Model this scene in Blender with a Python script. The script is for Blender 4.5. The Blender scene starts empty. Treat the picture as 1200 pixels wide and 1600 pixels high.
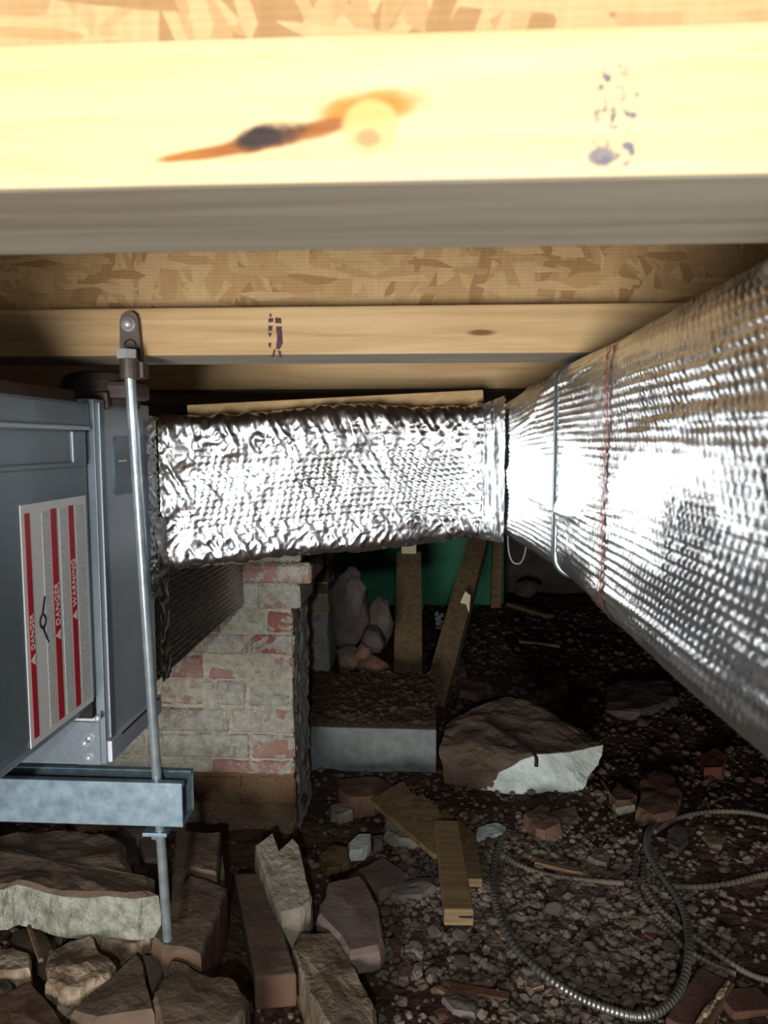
import bpy, bmesh, math, random
import numpy as np
from mathutils import Vector, Matrix

# ------------------------------------------------------------------ camera, world, lights, exposure
SC = bpy.context.scene
C = SC.collection
F = 1150.0                                  # focal length in pixels of the 1200x1600 frame
LENS = Vector((0, 0, 0.9))                  # floor is z = 0
PITCH = math.atan(110 / F)
YAW = math.atan(68 / F)
cam_d = bpy.data.cameras.new('camera')
cam_d.sensor_fit = 'VERTICAL'; cam_d.sensor_height = 36.0
cam_d.lens = F / 1600 * 36.0
cam_d.clip_start = 0.01
cam_d.dof.use_dof = True; cam_d.dof.focus_distance = 1.35; cam_d.dof.aperture_fstop = 11
cam = bpy.data.objects.new('camera', cam_d); C.objects.link(cam)
ROT = Matrix.Rotation(YAW, 3, 'Z') @ Matrix.Rotation(math.pi / 2 - PITCH, 3, 'X')
cam.matrix_world = Matrix.Translation(LENS) @ ROT.to_4x4()
SC.camera = cam

SC.view_settings.view_transform = 'Standard'; SC.view_settings.look = 'None'
SC.view_settings.gamma = 1.0; SC.view_settings.use_curve_mapping = False
SC.view_settings.exposure = 0.0

world = bpy.data.worlds.new('world'); SC.world = world; world.use_nodes = True
bg = world.node_tree.nodes['Background']
bg.inputs[0].default_value = (0.80, 0.88, 1.0, 1); bg.inputs[1].default_value = 0.075

def light(name, kind, loc, power, col, size=0.03, aim=None):
    d = bpy.data.lights.new(name, kind); d.energy = power; d.color = col
    if kind == 'AREA':
        d.shape = 'DISK'; d.size = size
    else:
        d.shadow_soft_size = size
    o = bpy.data.objects.new(name, d); C.objects.link(o); o.location = loc
    if aim is not None:
        o.rotation_euler = (Vector(aim) - Vector(loc)).to_track_quat('-Z', 'Y').to_euler()
    return o
light('flash_lamp', 'POINT', (0.05, -0.70, 0.9 + 0.195), 44.0, (0.90, 0.97, 1.0), 0.022)
light('fill_lamp', 'AREA', (-0.42, -1.35, 0.9 - 0.50), 62.0, (1.0, 0.96, 0.90), 0.7, (0.1, 1.0, 1.05))  # added soft fill, low behind the lens, lifts the joists; no real fixture

# ------------------------------------------------------------------ pixel -> point helpers (points get real positions)
def ray(px, py):
    return ROT @ Vector(((px - 600) / F, (800 - py) / F, -1))
def atY(px, py, Y):
    d = ray(px, py); return LENS + d * (Y / d.y)
def atZ(px, py, z):
    d = ray(px, py); return LENS + d * ((z - 0.9) / d.z)
def atX(px, py, X):
    d = ray(px, py); return LENS + d * (X / d.x)

# ------------------------------------------------------------------ numpy noise
def vnoise(u, v, seed=0):
    u = np.asarray(u, float); v = np.asarray(v, float)
    iu = np.floor(u).astype(np.int64); iv = np.floor(v).astype(np.int64)
    fu = u - iu; fv = v - iv
    fu = fu * fu * (3 - 2 * fu); fv = fv * fv * (3 - 2 * fv)
    def h(a, b):
        n = (a * 374761393 + b * 668265263 + seed * 1274126177) & 0xffffffff
        n = ((n ^ (n >> 13)) * 1274126177) & 0xffffffff
        return ((n ^ (n >> 16)) & 0xffff) / 65535.0
    return (h(iu, iv) * (1 - fu) + h(iu + 1, iv) * fu) * (1 - fv) + (h(iu, iv + 1) * (1 - fu) + h(iu + 1, iv + 1) * fu) * fv

# ------------------------------------------------------------------ materials
def lin(c):
    return tuple(((x / 255) / 12.92 if x / 255 <= .04045 else ((x / 255 + .055) / 1.055) ** 2.4) for x in c) + (1,)
class NT:
    def __init__(s, name, rough=.8, metal=0.0):
        s.m = bpy.data.materials.new(name); s.m.use_nodes = True
        s.t = s.m.node_tree; s.b = s.t.nodes['Principled BSDF']
        s.b.inputs['Roughness'].default_value = rough; s.b.inputs['Metallic'].default_value = metal
        s.co = s.n('ShaderNodeTexCoord').outputs['Object']
    def n(s, t, **kw):
        nd = s.t.nodes.new(t)
        for k, v in kw.items(): setattr(nd, k, v)
        return nd
    def set(s, nd, key, val):
        if isinstance(val, bpy.types.NodeSocket): s.t.links.new(val, nd.inputs[key])
        else: nd.inputs[key].default_value = val
    def mapping(s, scale=(1, 1, 1), rot=(0, 0, 0), loc=(0, 0, 0), co=None):
        nd = s.n('ShaderNodeMapping'); s.set(nd, 'Vector', co or s.co)
        nd.inputs['Scale'].default_value = scale; nd.inputs['Rotation'].default_value = rot; nd.inputs['Location'].default_value = loc
        return nd.outputs[0]
    def noise(s, scale, detail=4, co=None, rough=.55, dist=0.0):
        nd = s.n('ShaderNodeTexNoise'); s.set(nd, 'Vector', co or s.co)
        nd.inputs['Scale'].default_value = scale; nd.inputs['Detail'].default_value = detail
        nd.inputs['Roughness'].default_value = rough; nd.inputs['Distortion'].default_value = dist
        return nd.outputs['Fac']
    def voro(s, scale, co=None, feature='F1'):
        nd = s.n('ShaderNodeTexVoronoi', feature=feature); s.set(nd, 'Vector', co or s.co)
        nd.inputs['Scale'].default_value = scale
        return nd
    def ramp(s, fac, stops, const=False):
        nd = s.n('ShaderNodeValToRGB'); s.set(nd, 'Fac', fac)
        e = nd.color_ramp.elements
        while len(e) < len(stops): e.new(.5)
        for el, (p, c) in zip(e, stops):
            el.position = p; el.color = c if len(c) == 4 else tuple(c) + (1,)
        if const: nd.color_ramp.interpolation = 'CONSTANT'
        return nd.outputs['Color']
    def mix(s, fac, a, b, mode='MIX'):
        nd = s.n('ShaderNodeMix', data_type='RGBA', blend_type=mode)
        s.set(nd, 0, fac); s.set(nd, 6, a); s.set(nd, 7, b)
        return nd.outputs[2]
    def math(s, op, a, b=0.0, c=0.0):
        nd = s.n('ShaderNodeMath', operation=op)
        s.set(nd, 0, a); s.set(nd, 1, b); s.set(nd, 2, c)
        return nd.outputs[0]
    def step(s, x, lo, hi):
        nd = s.n('ShaderNodeMapRange', interpolation_type='SMOOTHSTEP'); s.set(nd, 0, x)
        nd.inputs[1].default_value = lo; nd.inputs[2].default_value = hi
        return nd.outputs[0]
    def bump(s, h, strength=.5, dist=.002):
        nd = s.n('ShaderNodeBump'); s.set(nd, 'Height', h)
        nd.inputs['Strength'].default_value = strength; nd.inputs['Distance'].default_value = dist
        s.t.links.new(nd.outputs[0], s.b.inputs['Normal'])
    def col(s, c): s.set(s.b, 'Base Color', c)
    def rough(s, r): s.set(s.b, 'Roughness', r)

M = {}
def simple(key, c1, c2, scale=20, rough=.85, metal=0., bump=.4, bdist=.003, lo=.3, hi=.7, spec=.3, bscale=None):
    k = NT(key, rough, metal)
    f = k.noise(scale, 6)
    k.col(k.ramp(f, [(lo, lin(c1)), (hi, lin(c2))]))
    k.b.inputs['Specular IOR Level'].default_value = spec
    if bump: k.bump(k.noise(bscale or scale * 3, 6), bump, bdist)
    M[key] = k.m
    return k

def lumber(key, base, dark, along='X', knots=True, rough=.7):
    k = NT(key, rough)
    k.b.inputs['Specular IOR Level'].default_value = .25
    sc = (1.6, 30, 30) if along == 'X' else (30, 30, 1.6)
    g = k.noise(2.2, 6, k.mapping(sc), dist=.6)
    fine = k.noise(10, 3, k.mapping((sc[0] * 1.5, sc[1] * 2, sc[2] * 2)))
    c = k.ramp(g, [(.3, lin(dark)), (.62, lin(base))])
    c = k.mix(k.math('MULTIPLY', fine, .22), c, lin(dark), 'MULTIPLY')
    if knots:
        v = k.voro(7, k.mapping((.5, 1, 2.2) if along == 'X' else (2, 2, .5)))
        c = k.mix(k.step(v.outputs['Distance'], .075, .03), c, lin((120, 78, 46)))
    k.col(c); k.bump(k.math('ADD', g, fine), .15, .002)
    M[key] = k.m
    return k, c
lumber('lumber_flange', (198, 172, 130), (172, 142, 100))
lumber('lumber_underside', (168, 160, 144), (146, 136, 118), 'X', True)
lumber('lumber_grey_post', (128, 110, 82), (92, 78, 58), 'Z')
lumber('lumber_dark_brace', (124, 106, 78), (88, 72, 52), 'Z')
lumber('lumber_offcut', (142, 120, 88), (112, 92, 64), 'X', False)
lumber('lumber_old', (138, 112, 86), (100, 78, 58), 'X', False)

# the flange nearest the lens: resin pocket, knot and an ink smudge of their own shape
k, c = lumber('lumber_flange_knot', (202, 180, 138), (184, 156, 112), 'X', False, .5)
sep = k.n('ShaderNodeSeparateXYZ'); k.set(sep, 0, k.co); ox, oz = sep.outputs[0], sep.outputs[2]
wob = k.math('SUBTRACT', k.noise(45, 5), .5)
def ell(cx, cz, rx, rz, tilt=0.0, w=.9):
    dx = k.math('SUBTRACT', ox, cx)
    dz = k.math('SUBTRACT', k.math('SUBTRACT', oz, cz), k.math('MULTIPLY', dx, tilt))
    d = k.math('ADD', k.math('POWER', k.math('ABSOLUTE', k.math('DIVIDE', dx, rx)), 2.0), k.math('POWER', k.math('ABSOLUTE', k.math('DIVIDE', dz, rz)), 2.0))
    return k.math('ADD', d, k.math('MULTIPLY', wob, w))
pk = atY(580, 198, .295); ps = atY(450, 212, .295); pd = atY(430, 210, .295); pm = atY(962, 190, .295); pr = atY(585, 170, .295); pl = atY(330, 238, .295)
def locz(p): return p.z
c = k.mix(k.step(ell(pr.x, pr.z, .023, .0075, .1, 1.3), 1.2, .2), c, lin((168, 108, 32)))
c = k.mix(k.step(ell(pl.x, pl.z, .024, .0024, .12, .8), 1.1, .3), c, lin((140, 88, 34)))
c = k.mix(k.step(ell(ps.x, ps.z, .036, .0042, .19, 1.6), 1.15, .2), c, lin((126, 74, 26)))
c = k.mix(k.step(ell(pd.x, pd.z, .017, .0056, .17, 2.2), 1.0, .1), c, lin((40, 28, 26)))
c = k.mix(k.math('MULTIPLY', k.step(ell(pk.x, pk.z, .012, .011, 0, .5), 1.1, .6), .8), c, lin((205, 158, 100)))
c = k.mix(k.math('MULTIPLY', k.step(ell(pk.x - .001, pk.z - .004, .007, .005, 0, 1.4), 1.0, .3), .6), c, lin((120, 84, 62)))
spk = k.math('MULTIPLY', k.step(ell(pm.x, pm.z, .0095, .024, 0, .6), 1.05, .7), k.step(k.noise(240, 3), .50, .62))
c = k.mix(k.math('MULTIPLY', k.math('MULTIPLY', spk, .95), k.step(oz, 1.002, 1.006)), c, lin((84, 84, 98)))
spk = k.step(ell(atY(940, 245, .295).x, atY(940, 245, .295).z, .006, .004, 0, 1.3), 1.0, .4)
c = k.mix(k.math('MULTIPLY', k.math('MULTIPLY', spk, .85), k.step(oz, 1.002, 1.006)), c, lin((92, 90, 100)))
k.col(c)

def osb(key, flat=False, tone=1.0):
    k = NT(key, .75); k.b.inputs['Specular IOR Level'].default_value = .25
    base = k.mapping((1, 1, 1), (math.pi / 2, 0, 0)) if flat else k.co
    cols = [(172, 138, 90), (180, 147, 98), (190, 158, 110), (158, 122, 76), (188, 157, 108), (176, 141, 92)]
    cols = [lin(tuple(min(255, int((x * .86 + sum(q) / 3 * .14) * tone)) for x in q)) for q in cols]
    st = [(i / len(cols), q) for i, q in enumerate(cols)]
    out = None; hgt = None
    for i, (ang, sx, sz) in enumerate([(0.15, 50, 16), (-.75, 85, 20), (.95, 75, 20), (.4, 110, 24), (-.3, 70, 16), (1.5, 120, 22)]):
        co = k.mapping((sx, 3, sz), (0, 0, 0), (i * 3.7, 0, i * 1.3), k.mapping((1, 1, 1), (0, ang, 0), (0, 0, 0), base))
        nz = k.n('ShaderNodeVectorMath', operation='ADD'); k.set(nz, 0, co)
        nn = k.n('ShaderNodeTexNoise'); k.set(nn, 'Vector', k.co); nn.inputs['Scale'].default_value = 40
        sc = k.n('ShaderNodeVectorMath', operation='SCALE'); k.set(sc, 0, nn.outputs['Color']); sc.inputs['Scale'].default_value = .22
        k.set(nz, 1, sc.outputs[0])
        v = k.voro(1.0, nz.outputs[0])
        s2 = k.n('ShaderNodeSeparateColor'); k.set(s2, 0, v.outputs['Color'])
        layer = k.ramp(s2.outputs[0], st, True)
        if out is None: out = layer; hgt = s2.outputs[1]
        else:
            sel = k.math('GREATER_THAN', s2.outputs[1], .62)
            out = k.mix(sel, out, layer); 
            mx = k.n('ShaderNodeMix'); k.set(mx, 0, sel); k.set(mx, 2, hgt); k.set(mx, 3, s2.outputs[2]); hgt = mx.outputs[0]
    fine = k.noise(16, 3, k.mapping((12, 4, 1.5), (0, .3, 0), (0, 0, 0), base))
    out = k.mix(k.math('MULTIPLY', fine, .35), out, lin((150, 106, 60)), 'MULTIPLY')
    ribs = k.math('SINE', k.math('MULTIPLY', k.n('ShaderNodeSeparateXYZ').outputs[2], 1.0))
    sp = k.n('ShaderNodeSeparateXYZ'); k.set(sp, 0, base)
    ribs = k.math('MULTIPLY', k.math('SINE', k.math('MULTIPLY', sp.outputs[2], 2 * math.pi / .0042)), .25)
    k.col(out); k.bump(k.math('ADD', hgt, ribs), .35, .0012)
    M[key] = k.m
osb('osb_web'); osb('osb_deck', True); osb('osb_scrap', True, .66)

simple('steel_plain', (120, 130, 138), (150, 160, 168), 14, .42, 1.0, .06)
k = simple('steel_galvanized', (104, 124, 139), (140, 159, 171), 60, .42, .5, .12, .001)
k = simple('steel_painted', (164, 174, 184), (182, 191, 200), 9, .42, .3, .12, .001, spec=.5, bscale=120)
k = simple('door_painted', (98, 110, 119), (116, 127, 135), 7, .36, .3, .45, .0012, spec=.5, bscale=70)
simple('zinc_rod', (170, 192, 204), (224, 236, 242), 50, .22, .8, .05)
simple('steel_dark', (84, 76, 72), (104, 95, 90), 60, .5, .55, .2, .0006)
simple('plastic_dark', (66, 58, 56), (84, 74, 70), 20, .5, 0, .1, .0006)
simple('rubber_brown', (56, 40, 32), (74, 54, 44), 20, .8)
simple('screw_chrome', (190, 195, 200), (220, 224, 228), 20, .3, .55, 0)
simple('shadow_gap', (26, 24, 24), (34, 32, 32), 20, .8)
def foil(key, c, rough):
    k = NT(key, rough, 1.0)
    k.col(k.ramp(k.noise(30, 4), [(.3, lin(tuple(int(x * .94) for x in c))), (.7, lin(c))]))
    k.bump(k.noise(420, 4), .25, .0006)
    M[key] = k.m
foil('foil_wrap', (232, 235, 238), .28)
foil('foil_tape', (206, 210, 214), .30)
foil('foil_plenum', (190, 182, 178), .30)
simple('red_print', (150, 84, 78), (176, 120, 112), 60, .45, .6, 0)
simple('label_paper', (214, 214, 212), (226, 226, 224), 12, .45, 0, 0)
simple('label_red', (176, 26, 38), (186, 32, 44), 12, .45, 0, 0)
simple('label_white_ink', (226, 222, 220), (232, 228, 226), 12, .5, 0, 0)
simple('black_ink', (28, 28, 34), (38, 38, 46), 12, .6, 0, 0)
simple('marker_ink', (62, 40, 48), (84, 58, 66), 300, .7, 0, 0)
k = NT('small_print', .5)
rows = k.math('SINE', k.math('MULTIPLY', (lambda s: (k.set(s, 0, k.co), s.outputs[1])[1])(k.n('ShaderNodeSeparateXYZ')), 2 * math.pi / .0030))
let = k.noise(900, 2)
k.col(k.mix(k.math('MULTIPLY', k.step(rows, -.2, .3), k.step(let, .44, .52)), lin((218, 218, 216)), lin((130, 132, 136))))
M['small_print'] = k.m

def brick_mat(key, c1, c2, smear, mort=(186, 182, 172), brown_mix=0):
    k = NT(key, .92); k.b.inputs['Specular IOR Level'].default_value = .15
    info = k.n('ShaderNodeNewGeometry').outputs['Position']
    c = k.ramp(k.noise(22, 6, info), [(.3, lin(c1)), (.7, lin(c2))])
    sm = k.math('ADD', k.noise(13, 8, info, .68, 1.2), k.math('MULTIPLY', k.noise(90, 4, info), .22))
    c = k.mix(k.step(sm, .78 - smear * .42, .84 - smear * .42), c, k.ramp(k.noise(60, 4, info), [(.3, lin(tuple(int(x * .80) for x in mort))), (.7, lin(mort))]))
    if brown_mix:
        c = k.mix(k.math('MULTIPLY', k.step(k.noise(9, 5, info), .3, .6), .7), c, lin((112, 84, 58)), 'MIX')  # patchy brown mixed over the base colour
    k.col(c); k.bump(k.math('ADD', k.noise(50, 8, info), k.noise(220, 3, info)), 1.0, .009)
    M[key] = k.m
brick_mat('brick_pink', (146, 112, 106), (170, 136, 128), .40)
brick_mat('brick_red', (140, 88, 78), (162, 106, 94), .5)
brick_mat('brick_washed', (142, 112, 98), (168, 138, 124), .62)
brick_mat('brick_white', (190, 186, 174), (206, 202, 190), .9, (206, 204, 192))
brick_mat('brick_grey', (130, 120, 113), (150, 139, 131), .66, (178, 176, 166))
brick_mat('brick_brown', (100, 80, 66), (124, 100, 82), .50, (136, 122, 100), 1)
brick_mat('brick_old_yellow', (150, 140, 116), (172, 160, 132), .5, (168, 160, 136))
brick_mat('mortar', (172, 166, 150), (196, 190, 174), .6, (190, 184, 166))
brick_mat('mortar_brown', (104, 88, 72), (130, 112, 92), .45, (136, 124, 104), 1)
brick_mat('mortar_side', (176, 174, 166), (196, 194, 184), .4, (180, 178, 168))

simple('soil', (62, 46, 38), (92, 72, 60), 14, .95, 0, 1.0, .02, spec=.1)
simple('gravel_grey', (86, 76, 68), (122, 110, 99), 30, .9, 0, .5, spec=.15)
simple('gravel_brown', (74, 58, 49), (100, 81, 69), 30, .9, 0, .5, spec=.15)
simple('stone_brown', (90, 76, 65), (112, 96, 82), 16, .92, 0, .8, .006, spec=.15)
simple('stone_grey', (96, 89, 85), (116, 108, 103), 18, .92, 0, .8, .006, spec=.15)
simple('stone_purple', (98, 84, 79), (114, 99, 92), 14, .92, 0, .5, .005, spec=.15)
simple('stone_pale', (124, 117, 104), (150, 144, 130), 26, .92, 0, .9, .006, spec=.15)
simple('stone_tan', (100, 88, 74), (128, 114, 96), 26, .92, 0, .9, .006, spec=.15)
simple('stone_speckled', (104, 88, 72), (168, 150, 128), 26, .92, 0, 1.0, .01, lo=.42, hi=.6, spec=.15)
simple('stone_red', (88, 66, 56), (106, 82, 68), 16, .92, 0, .6, .005, spec=.15)
simple('brick_orange', (98, 74, 62), (116, 88, 74), 18, .92, 0, .6, .005, spec=.15)
simple('brick_dark_red', (88, 52, 47), (104, 64, 58), 18, .92, 0, .6, .005, spec=.15)
simple('clod_olive', (92, 78, 52), (112, 96, 66), 18, .95, 0, 1.0, .01, spec=.1)
simple('stone_dark', (72, 64, 60), (96, 86, 82), 18, .92, 0, .7, .006, spec=.15)
simple('plaster_white', (182, 194, 190), (212, 222, 218), 45, .92, 0, .9, .004, spec=.15)
simple('concrete_broken', (128, 130, 118), (172, 174, 160), 55, .92, 0, 1.0, .008, lo=.35, hi=.62, spec=.15)
simple('concrete_grey', (102, 107, 107), (126, 130, 130), 40, .9, 0, .5, .003, spec=.2)
simple('dirt_crust', (86, 66, 54), (112, 90, 76), 40, .95, 0, 1.0, .006, spec=.1)
simple('cable_steel', (124, 122, 116), (156, 154, 146), 12, .42, .8, .1, .0005)
simple('cable_dusty', (92, 82, 74), (120, 108, 98), 8, .7, .35, .2, .0008)
simple('splinter_wood', (128, 108, 88), (154, 134, 112), 40, .9)
simple('bark_red', (78, 54, 44), (98, 70, 56), 40, .95)
simple('pale_wood', (196, 182, 156), (222, 208, 184), 30, .85)
simple('green_paint', (52, 122, 92), (60, 134, 104), 4, .7, 0, .1)
simple('foundation_dark', (58, 54, 52), (78, 72, 70), 10, .95, 0, .6, .01, spec=.1)
simple('wire_grey', (120, 118, 116), (140, 138, 136), 10, .6)

# ------------------------------------------------------------------ mesh builder
class MB:
    def __init__(s): s.v = []; s.f = []; s.mi = []
    def add(s, vs, fs, mi=0):
        o = len(s.v); s.v += [tuple(p) for p in vs]
        for q in fs: s.f.append(tuple(i + o for i in q)); s.mi.append(mi)
        return s
    def box(s, a, b, mi=0, ch=0.0, M4=None):
        x0, y0, z0 = a; x1, y1, z1 = b
        if ch <= 0:
            vs = [(x0, y0, z0), (x1, y0, z0), (x1, y1, z0), (x0, y1, z0), (x0, y0, z1), (x1, y0, z1), (x1, y1, z1), (x0, y1, z1)]
            fs = [(0, 3, 2, 1), (4, 5, 6, 7), (0, 1, 5, 4), (1, 2, 6, 5), (2, 3, 7, 6), (3, 0, 4, 7)]
        else:
            bm = bmesh.new()
            bmesh.ops.create_cube(bm, size=1.0, matrix=Matrix.Translation(((x0 + x1) / 2, (y0 + y1) / 2, (z0 + z1) / 2)) @ Matrix.Diagonal((x1 - x0, y1 - y0, z1 - z0, 1)))
            bmesh.ops.bevel(bm, geom=bm.edges[:], offset=ch, segments=2, affect='EDGES', profile=.6)
            bm.verts.index_update()
            vs = [v.co.copy() for v in bm.verts]; fs = [tuple(v.index for v in f.verts) for f in bm.faces]; bm.free()
        if M4 is not None: vs = [M4 @ Vector(p) for p in vs]
        return s.add(vs, fs, mi)
    def prism(s, poly, vec, mi=0):
        n = len(poly); vec = Vector(vec)
        vs = [Vector(p) for p in poly] + [Vector(p) + vec for p in poly]
        fs = [tuple(range(n))[::-1], tuple(range(n, 2 * n))] + [(i, (i + 1) % n, n + (i + 1) % n, n + i) for i in range(n)]
        return s.add(vs, fs, mi)
    def tube(s, pts, r, seg=10, mi=0, cap=True):
        pts = [Vector(p) for p in pts]; n = len(pts); rr = r if hasattr(r, '__len__') else [r] * n
        up = None; vs = []
        for i, p in enumerate(pts):
            t = (pts[min(i + 1, n - 1)] - pts[max(i - 1, 0)]).normalized()
            if up is None: up = t.orthogonal().normalized()
            up = (up - t * up.dot(t)).normalized(); w = t.cross(up)
            for j in range(seg):
                a = 2 * math.pi * j / seg
                vs.append(p + (up * math.cos(a) + w * math.sin(a)) * rr[i])
        fs = [(i * seg + j, i * seg + (j + 1) % seg, (i + 1) * seg + (j + 1) % seg, (i + 1) * seg + j) for i in range(n - 1) for j in range(seg)]
        if cap: fs += [tuple(range(seg))[::-1], tuple(range((n - 1) * seg, n * seg))]
        return s.add(vs, fs, mi)
    def build(s, name, mats, parent=None, smooth=False):
        me = bpy.data.meshes.new(name); me.from_pydata(s.v, [], s.f)
        for m in (mats if isinstance(mats, (list, tuple)) else [mats]): me.materials.append(M[m])
        if any(s.mi): me.polygons.foreach_set('material_index', s.mi)
        if smooth: me.polygons.foreach_set('use_smooth', [True] * len(s.f))
        bm = bmesh.new(); bm.from_mesh(me); bmesh.ops.recalc_face_normals(bm, faces=bm.faces); bm.to_mesh(me); bm.free()
        me.update()
        return link(name, me, parent)
def link(name, me, parent=None):
    o = bpy.data.objects.new(name, me); C.objects.link(o)
    if parent is not None:
        o.parent = parent
        o.matrix_parent_inverse = Matrix.Translation(parent.location).inverted()
    return o
def tag(o, label, cat, group=None, kind=None):
    o['label'] = label
    if cat: o['category'] = cat
    if group: o['group'] = group
    if kind: o['kind'] = kind
    return o
def thing(name, label, cat, loc=(0, 0, 0), group=None):
    o = bpy.data.objects.new(name, None); C.objects.link(o); o.location = loc; o.empty_display_size = .05
    return tag(o, label, cat, group)
def struct(o):
    o['kind'] = 'structure'; return o
def orient(a, b, roll=0.0):
    """matrix whose local X runs from a to b, origin at a"""
    a = Vector(a); d = (Vector(b) - a); L = d.length; x = d / L
    ref = Vector((0, 0, 1)) if abs(x.z) < .9 else Vector((0, -1, 0))
    y = ref.cross(x).normalized(); z = x.cross(y)
    m = Matrix((x, y, z)).transposed().to_4x4(); m.translation = a
    return m @ Matrix.Rotation(roll, 4, 'X'), L
def smooth_path(pts, n):
    pts = [Vector(p) for p in pts]; out = []
    q = [pts[0] * 2 - pts[1]] + pts + [pts[-1] * 2 - pts[-2]]
    m = len(pts) - 1
    for i in range(n + 1):
        t = i / n * m; j = min(int(t), m - 1); u = t - j
        p0, p1, p2, p3 = q[j:j + 4]
        out.append(.5 * ((2 * p1) + (p2 - p0) * u + (2 * p0 - 5 * p1 + 4 * p2 - p3) * u * u + (3 * p1 - p0 - 3 * p2 + p3) * u ** 3))
    return out

# ------------------------------------------------------------------ structure: floor, walls, deck
def ground_h(x, y):
    x = np.asarray(x, float); y = np.asarray(y, float)
    h = (vnoise(x * 5, y * 5, 3) - .5) * .022 + (vnoise(x * 14, y * 14, 5) - .5) * .014 + (vnoise(x * 40, y * 40, 6) - .5) * .007
    m = np.clip((1.55 - y) / .3, 0, 1) * np.clip((-.12 - x) / .25, 0, 1)
    return h + m * .045
def gh(x, y): return float(ground_h(x, y))
nx, ny = 230, 230
X, Y = np.meshgrid(np.linspace(-2.2, 2.6, nx), np.linspace(-.6, 4.5, ny))
Z = ground_h(X, Y)
V = np.stack([X, Y, Z], -1).reshape(-1, 3)
idx = np.arange(nx * ny).reshape(ny, nx)
FQ = np.stack([idx[:-1, :-1], idx[:-1, 1:], idx[1:, 1:], idx[1:, :-1]], -1).reshape(-1, 4)
def npmesh(name, V, FQ, mat, parent=None, smooth=True):
    me = bpy.data.meshes.new(name)
    me.vertices.add(len(V)); me.vertices.foreach_set('co', np.asarray(V, np.float32).ravel())
    k = FQ.shape[1]
    me.loops.add(FQ.size); me.loops.foreach_set('vertex_index', FQ.astype(np.int32).ravel())
    me.polygons.add(len(FQ)); me.polygons.foreach_set('loop_start', np.arange(0, FQ.size, k, dtype=np.int32))
    me.update(calc_edges=True); me.validate()
    for m in (mat if isinstance(mat, list) else [mat]): me.materials.append(M[m])
    me.polygons.foreach_set('use_smooth', [smooth] * len(me.polygons))
    return link(name, me, parent)
struct(npmesh('floor', V, FQ, 'soil'))
JB = 0.9 + 0.100; JT = JB + .055; WT = JT + .175; TT = WT + .055      # joist heights
struct(MB().box((-2.2, -.6, TT), (2.6, 4.5, TT + .018)).build('ceiling', 'osb_deck'))
struct(MB().box((-2.2, 4.4, -.1), (2.6, 4.5, TT)).build('wall_back', 'foundation_dark'))
struct(MB().box((2.5, -.6, -.1), (2.6, 4.4, TT)).build('wall_right', 'foundation_dark'))
struct(MB().box((-2.2, -.6, -.1), (-2.1, 4.4, TT)).build('wall_left', 'foundation_dark'))
gp = MB().box((-.9, 4.02, -.02), (.42, 4.05, .9)).build('painted_board', 'green_paint')
tag(gp, 'green painted board standing at the far end of the crawl space', 'board')

# ------------------------------------------------------------------ I-joists
def joist(Yf, label, fl_mat='lumber_flange', x0=-1.6, x1=1.6):
    t = thing('floor_joist', label, 'joist', (0, Yf + .05, JB))
    D = .102
    n = 60
    bot = MB().box((x0, Yf, JB), (x1, Yf + D, JT), 0, .003).build('bottom_flange', [fl_mat, 'lumber_underside'], t)
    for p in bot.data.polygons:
        if p.normal.z < -.8: p.material_index = 1  # downward faces take the greyer lumber
    MB().box((x0, Yf + D / 2 - .006, JT), (x1, Yf + D / 2 + .006, WT)).build('web', 'osb_web', t)
    MB().box((x0, Yf, WT), (x1, Yf + D, TT), 0, .003).build('top_flange', 'lumber_flange', t)
    return t
j1 = joist(.295, 'pale I-joist closest overhead with a dark resin streak and knot', 'lumber_flange_knot')
j2 = joist(.858, 'second I-joist overhead carrying the hanger bracket and black marker strokes')
j3 = joist(1.421, 'third I-joist overhead, seen just under the marked one')
j4 = joist(1.984, 'fourth I-joist overhead, mostly hidden behind the foil branch duct')
# marker strokes on the second joist
mk = MB()
Yf = .858
for q in [[(420, 497), (427, 497), (427, 503), (419, 504)], [(430, 496), (439, 497), (440, 505), (430, 505)], [(419, 509), (426, 509), (425, 517), (419, 517)],
          [(418, 520), (425, 520), (422, 527)], [(420, 535), (424, 536), (423, 544), (419, 540)], [(431, 510), (440, 510), (442, 536), (437, 546), (431, 545), (433, 528)],
          [(428, 546), (431, 546), (428, 558), (422, 558), (426, 553)], [(434, 547), (439, 549), (440, 559), (437, 559)], [(421, 490), (424, 490), (424, 495), (421, 495)]]:
    mk.prism([atY(px, py, Yf - .0004) for px, py in q], (0, .0006, 0))
o = mk.build('marker_strokes', 'marker_ink', j2); o['label'] = 'black marker strokes'

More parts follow.
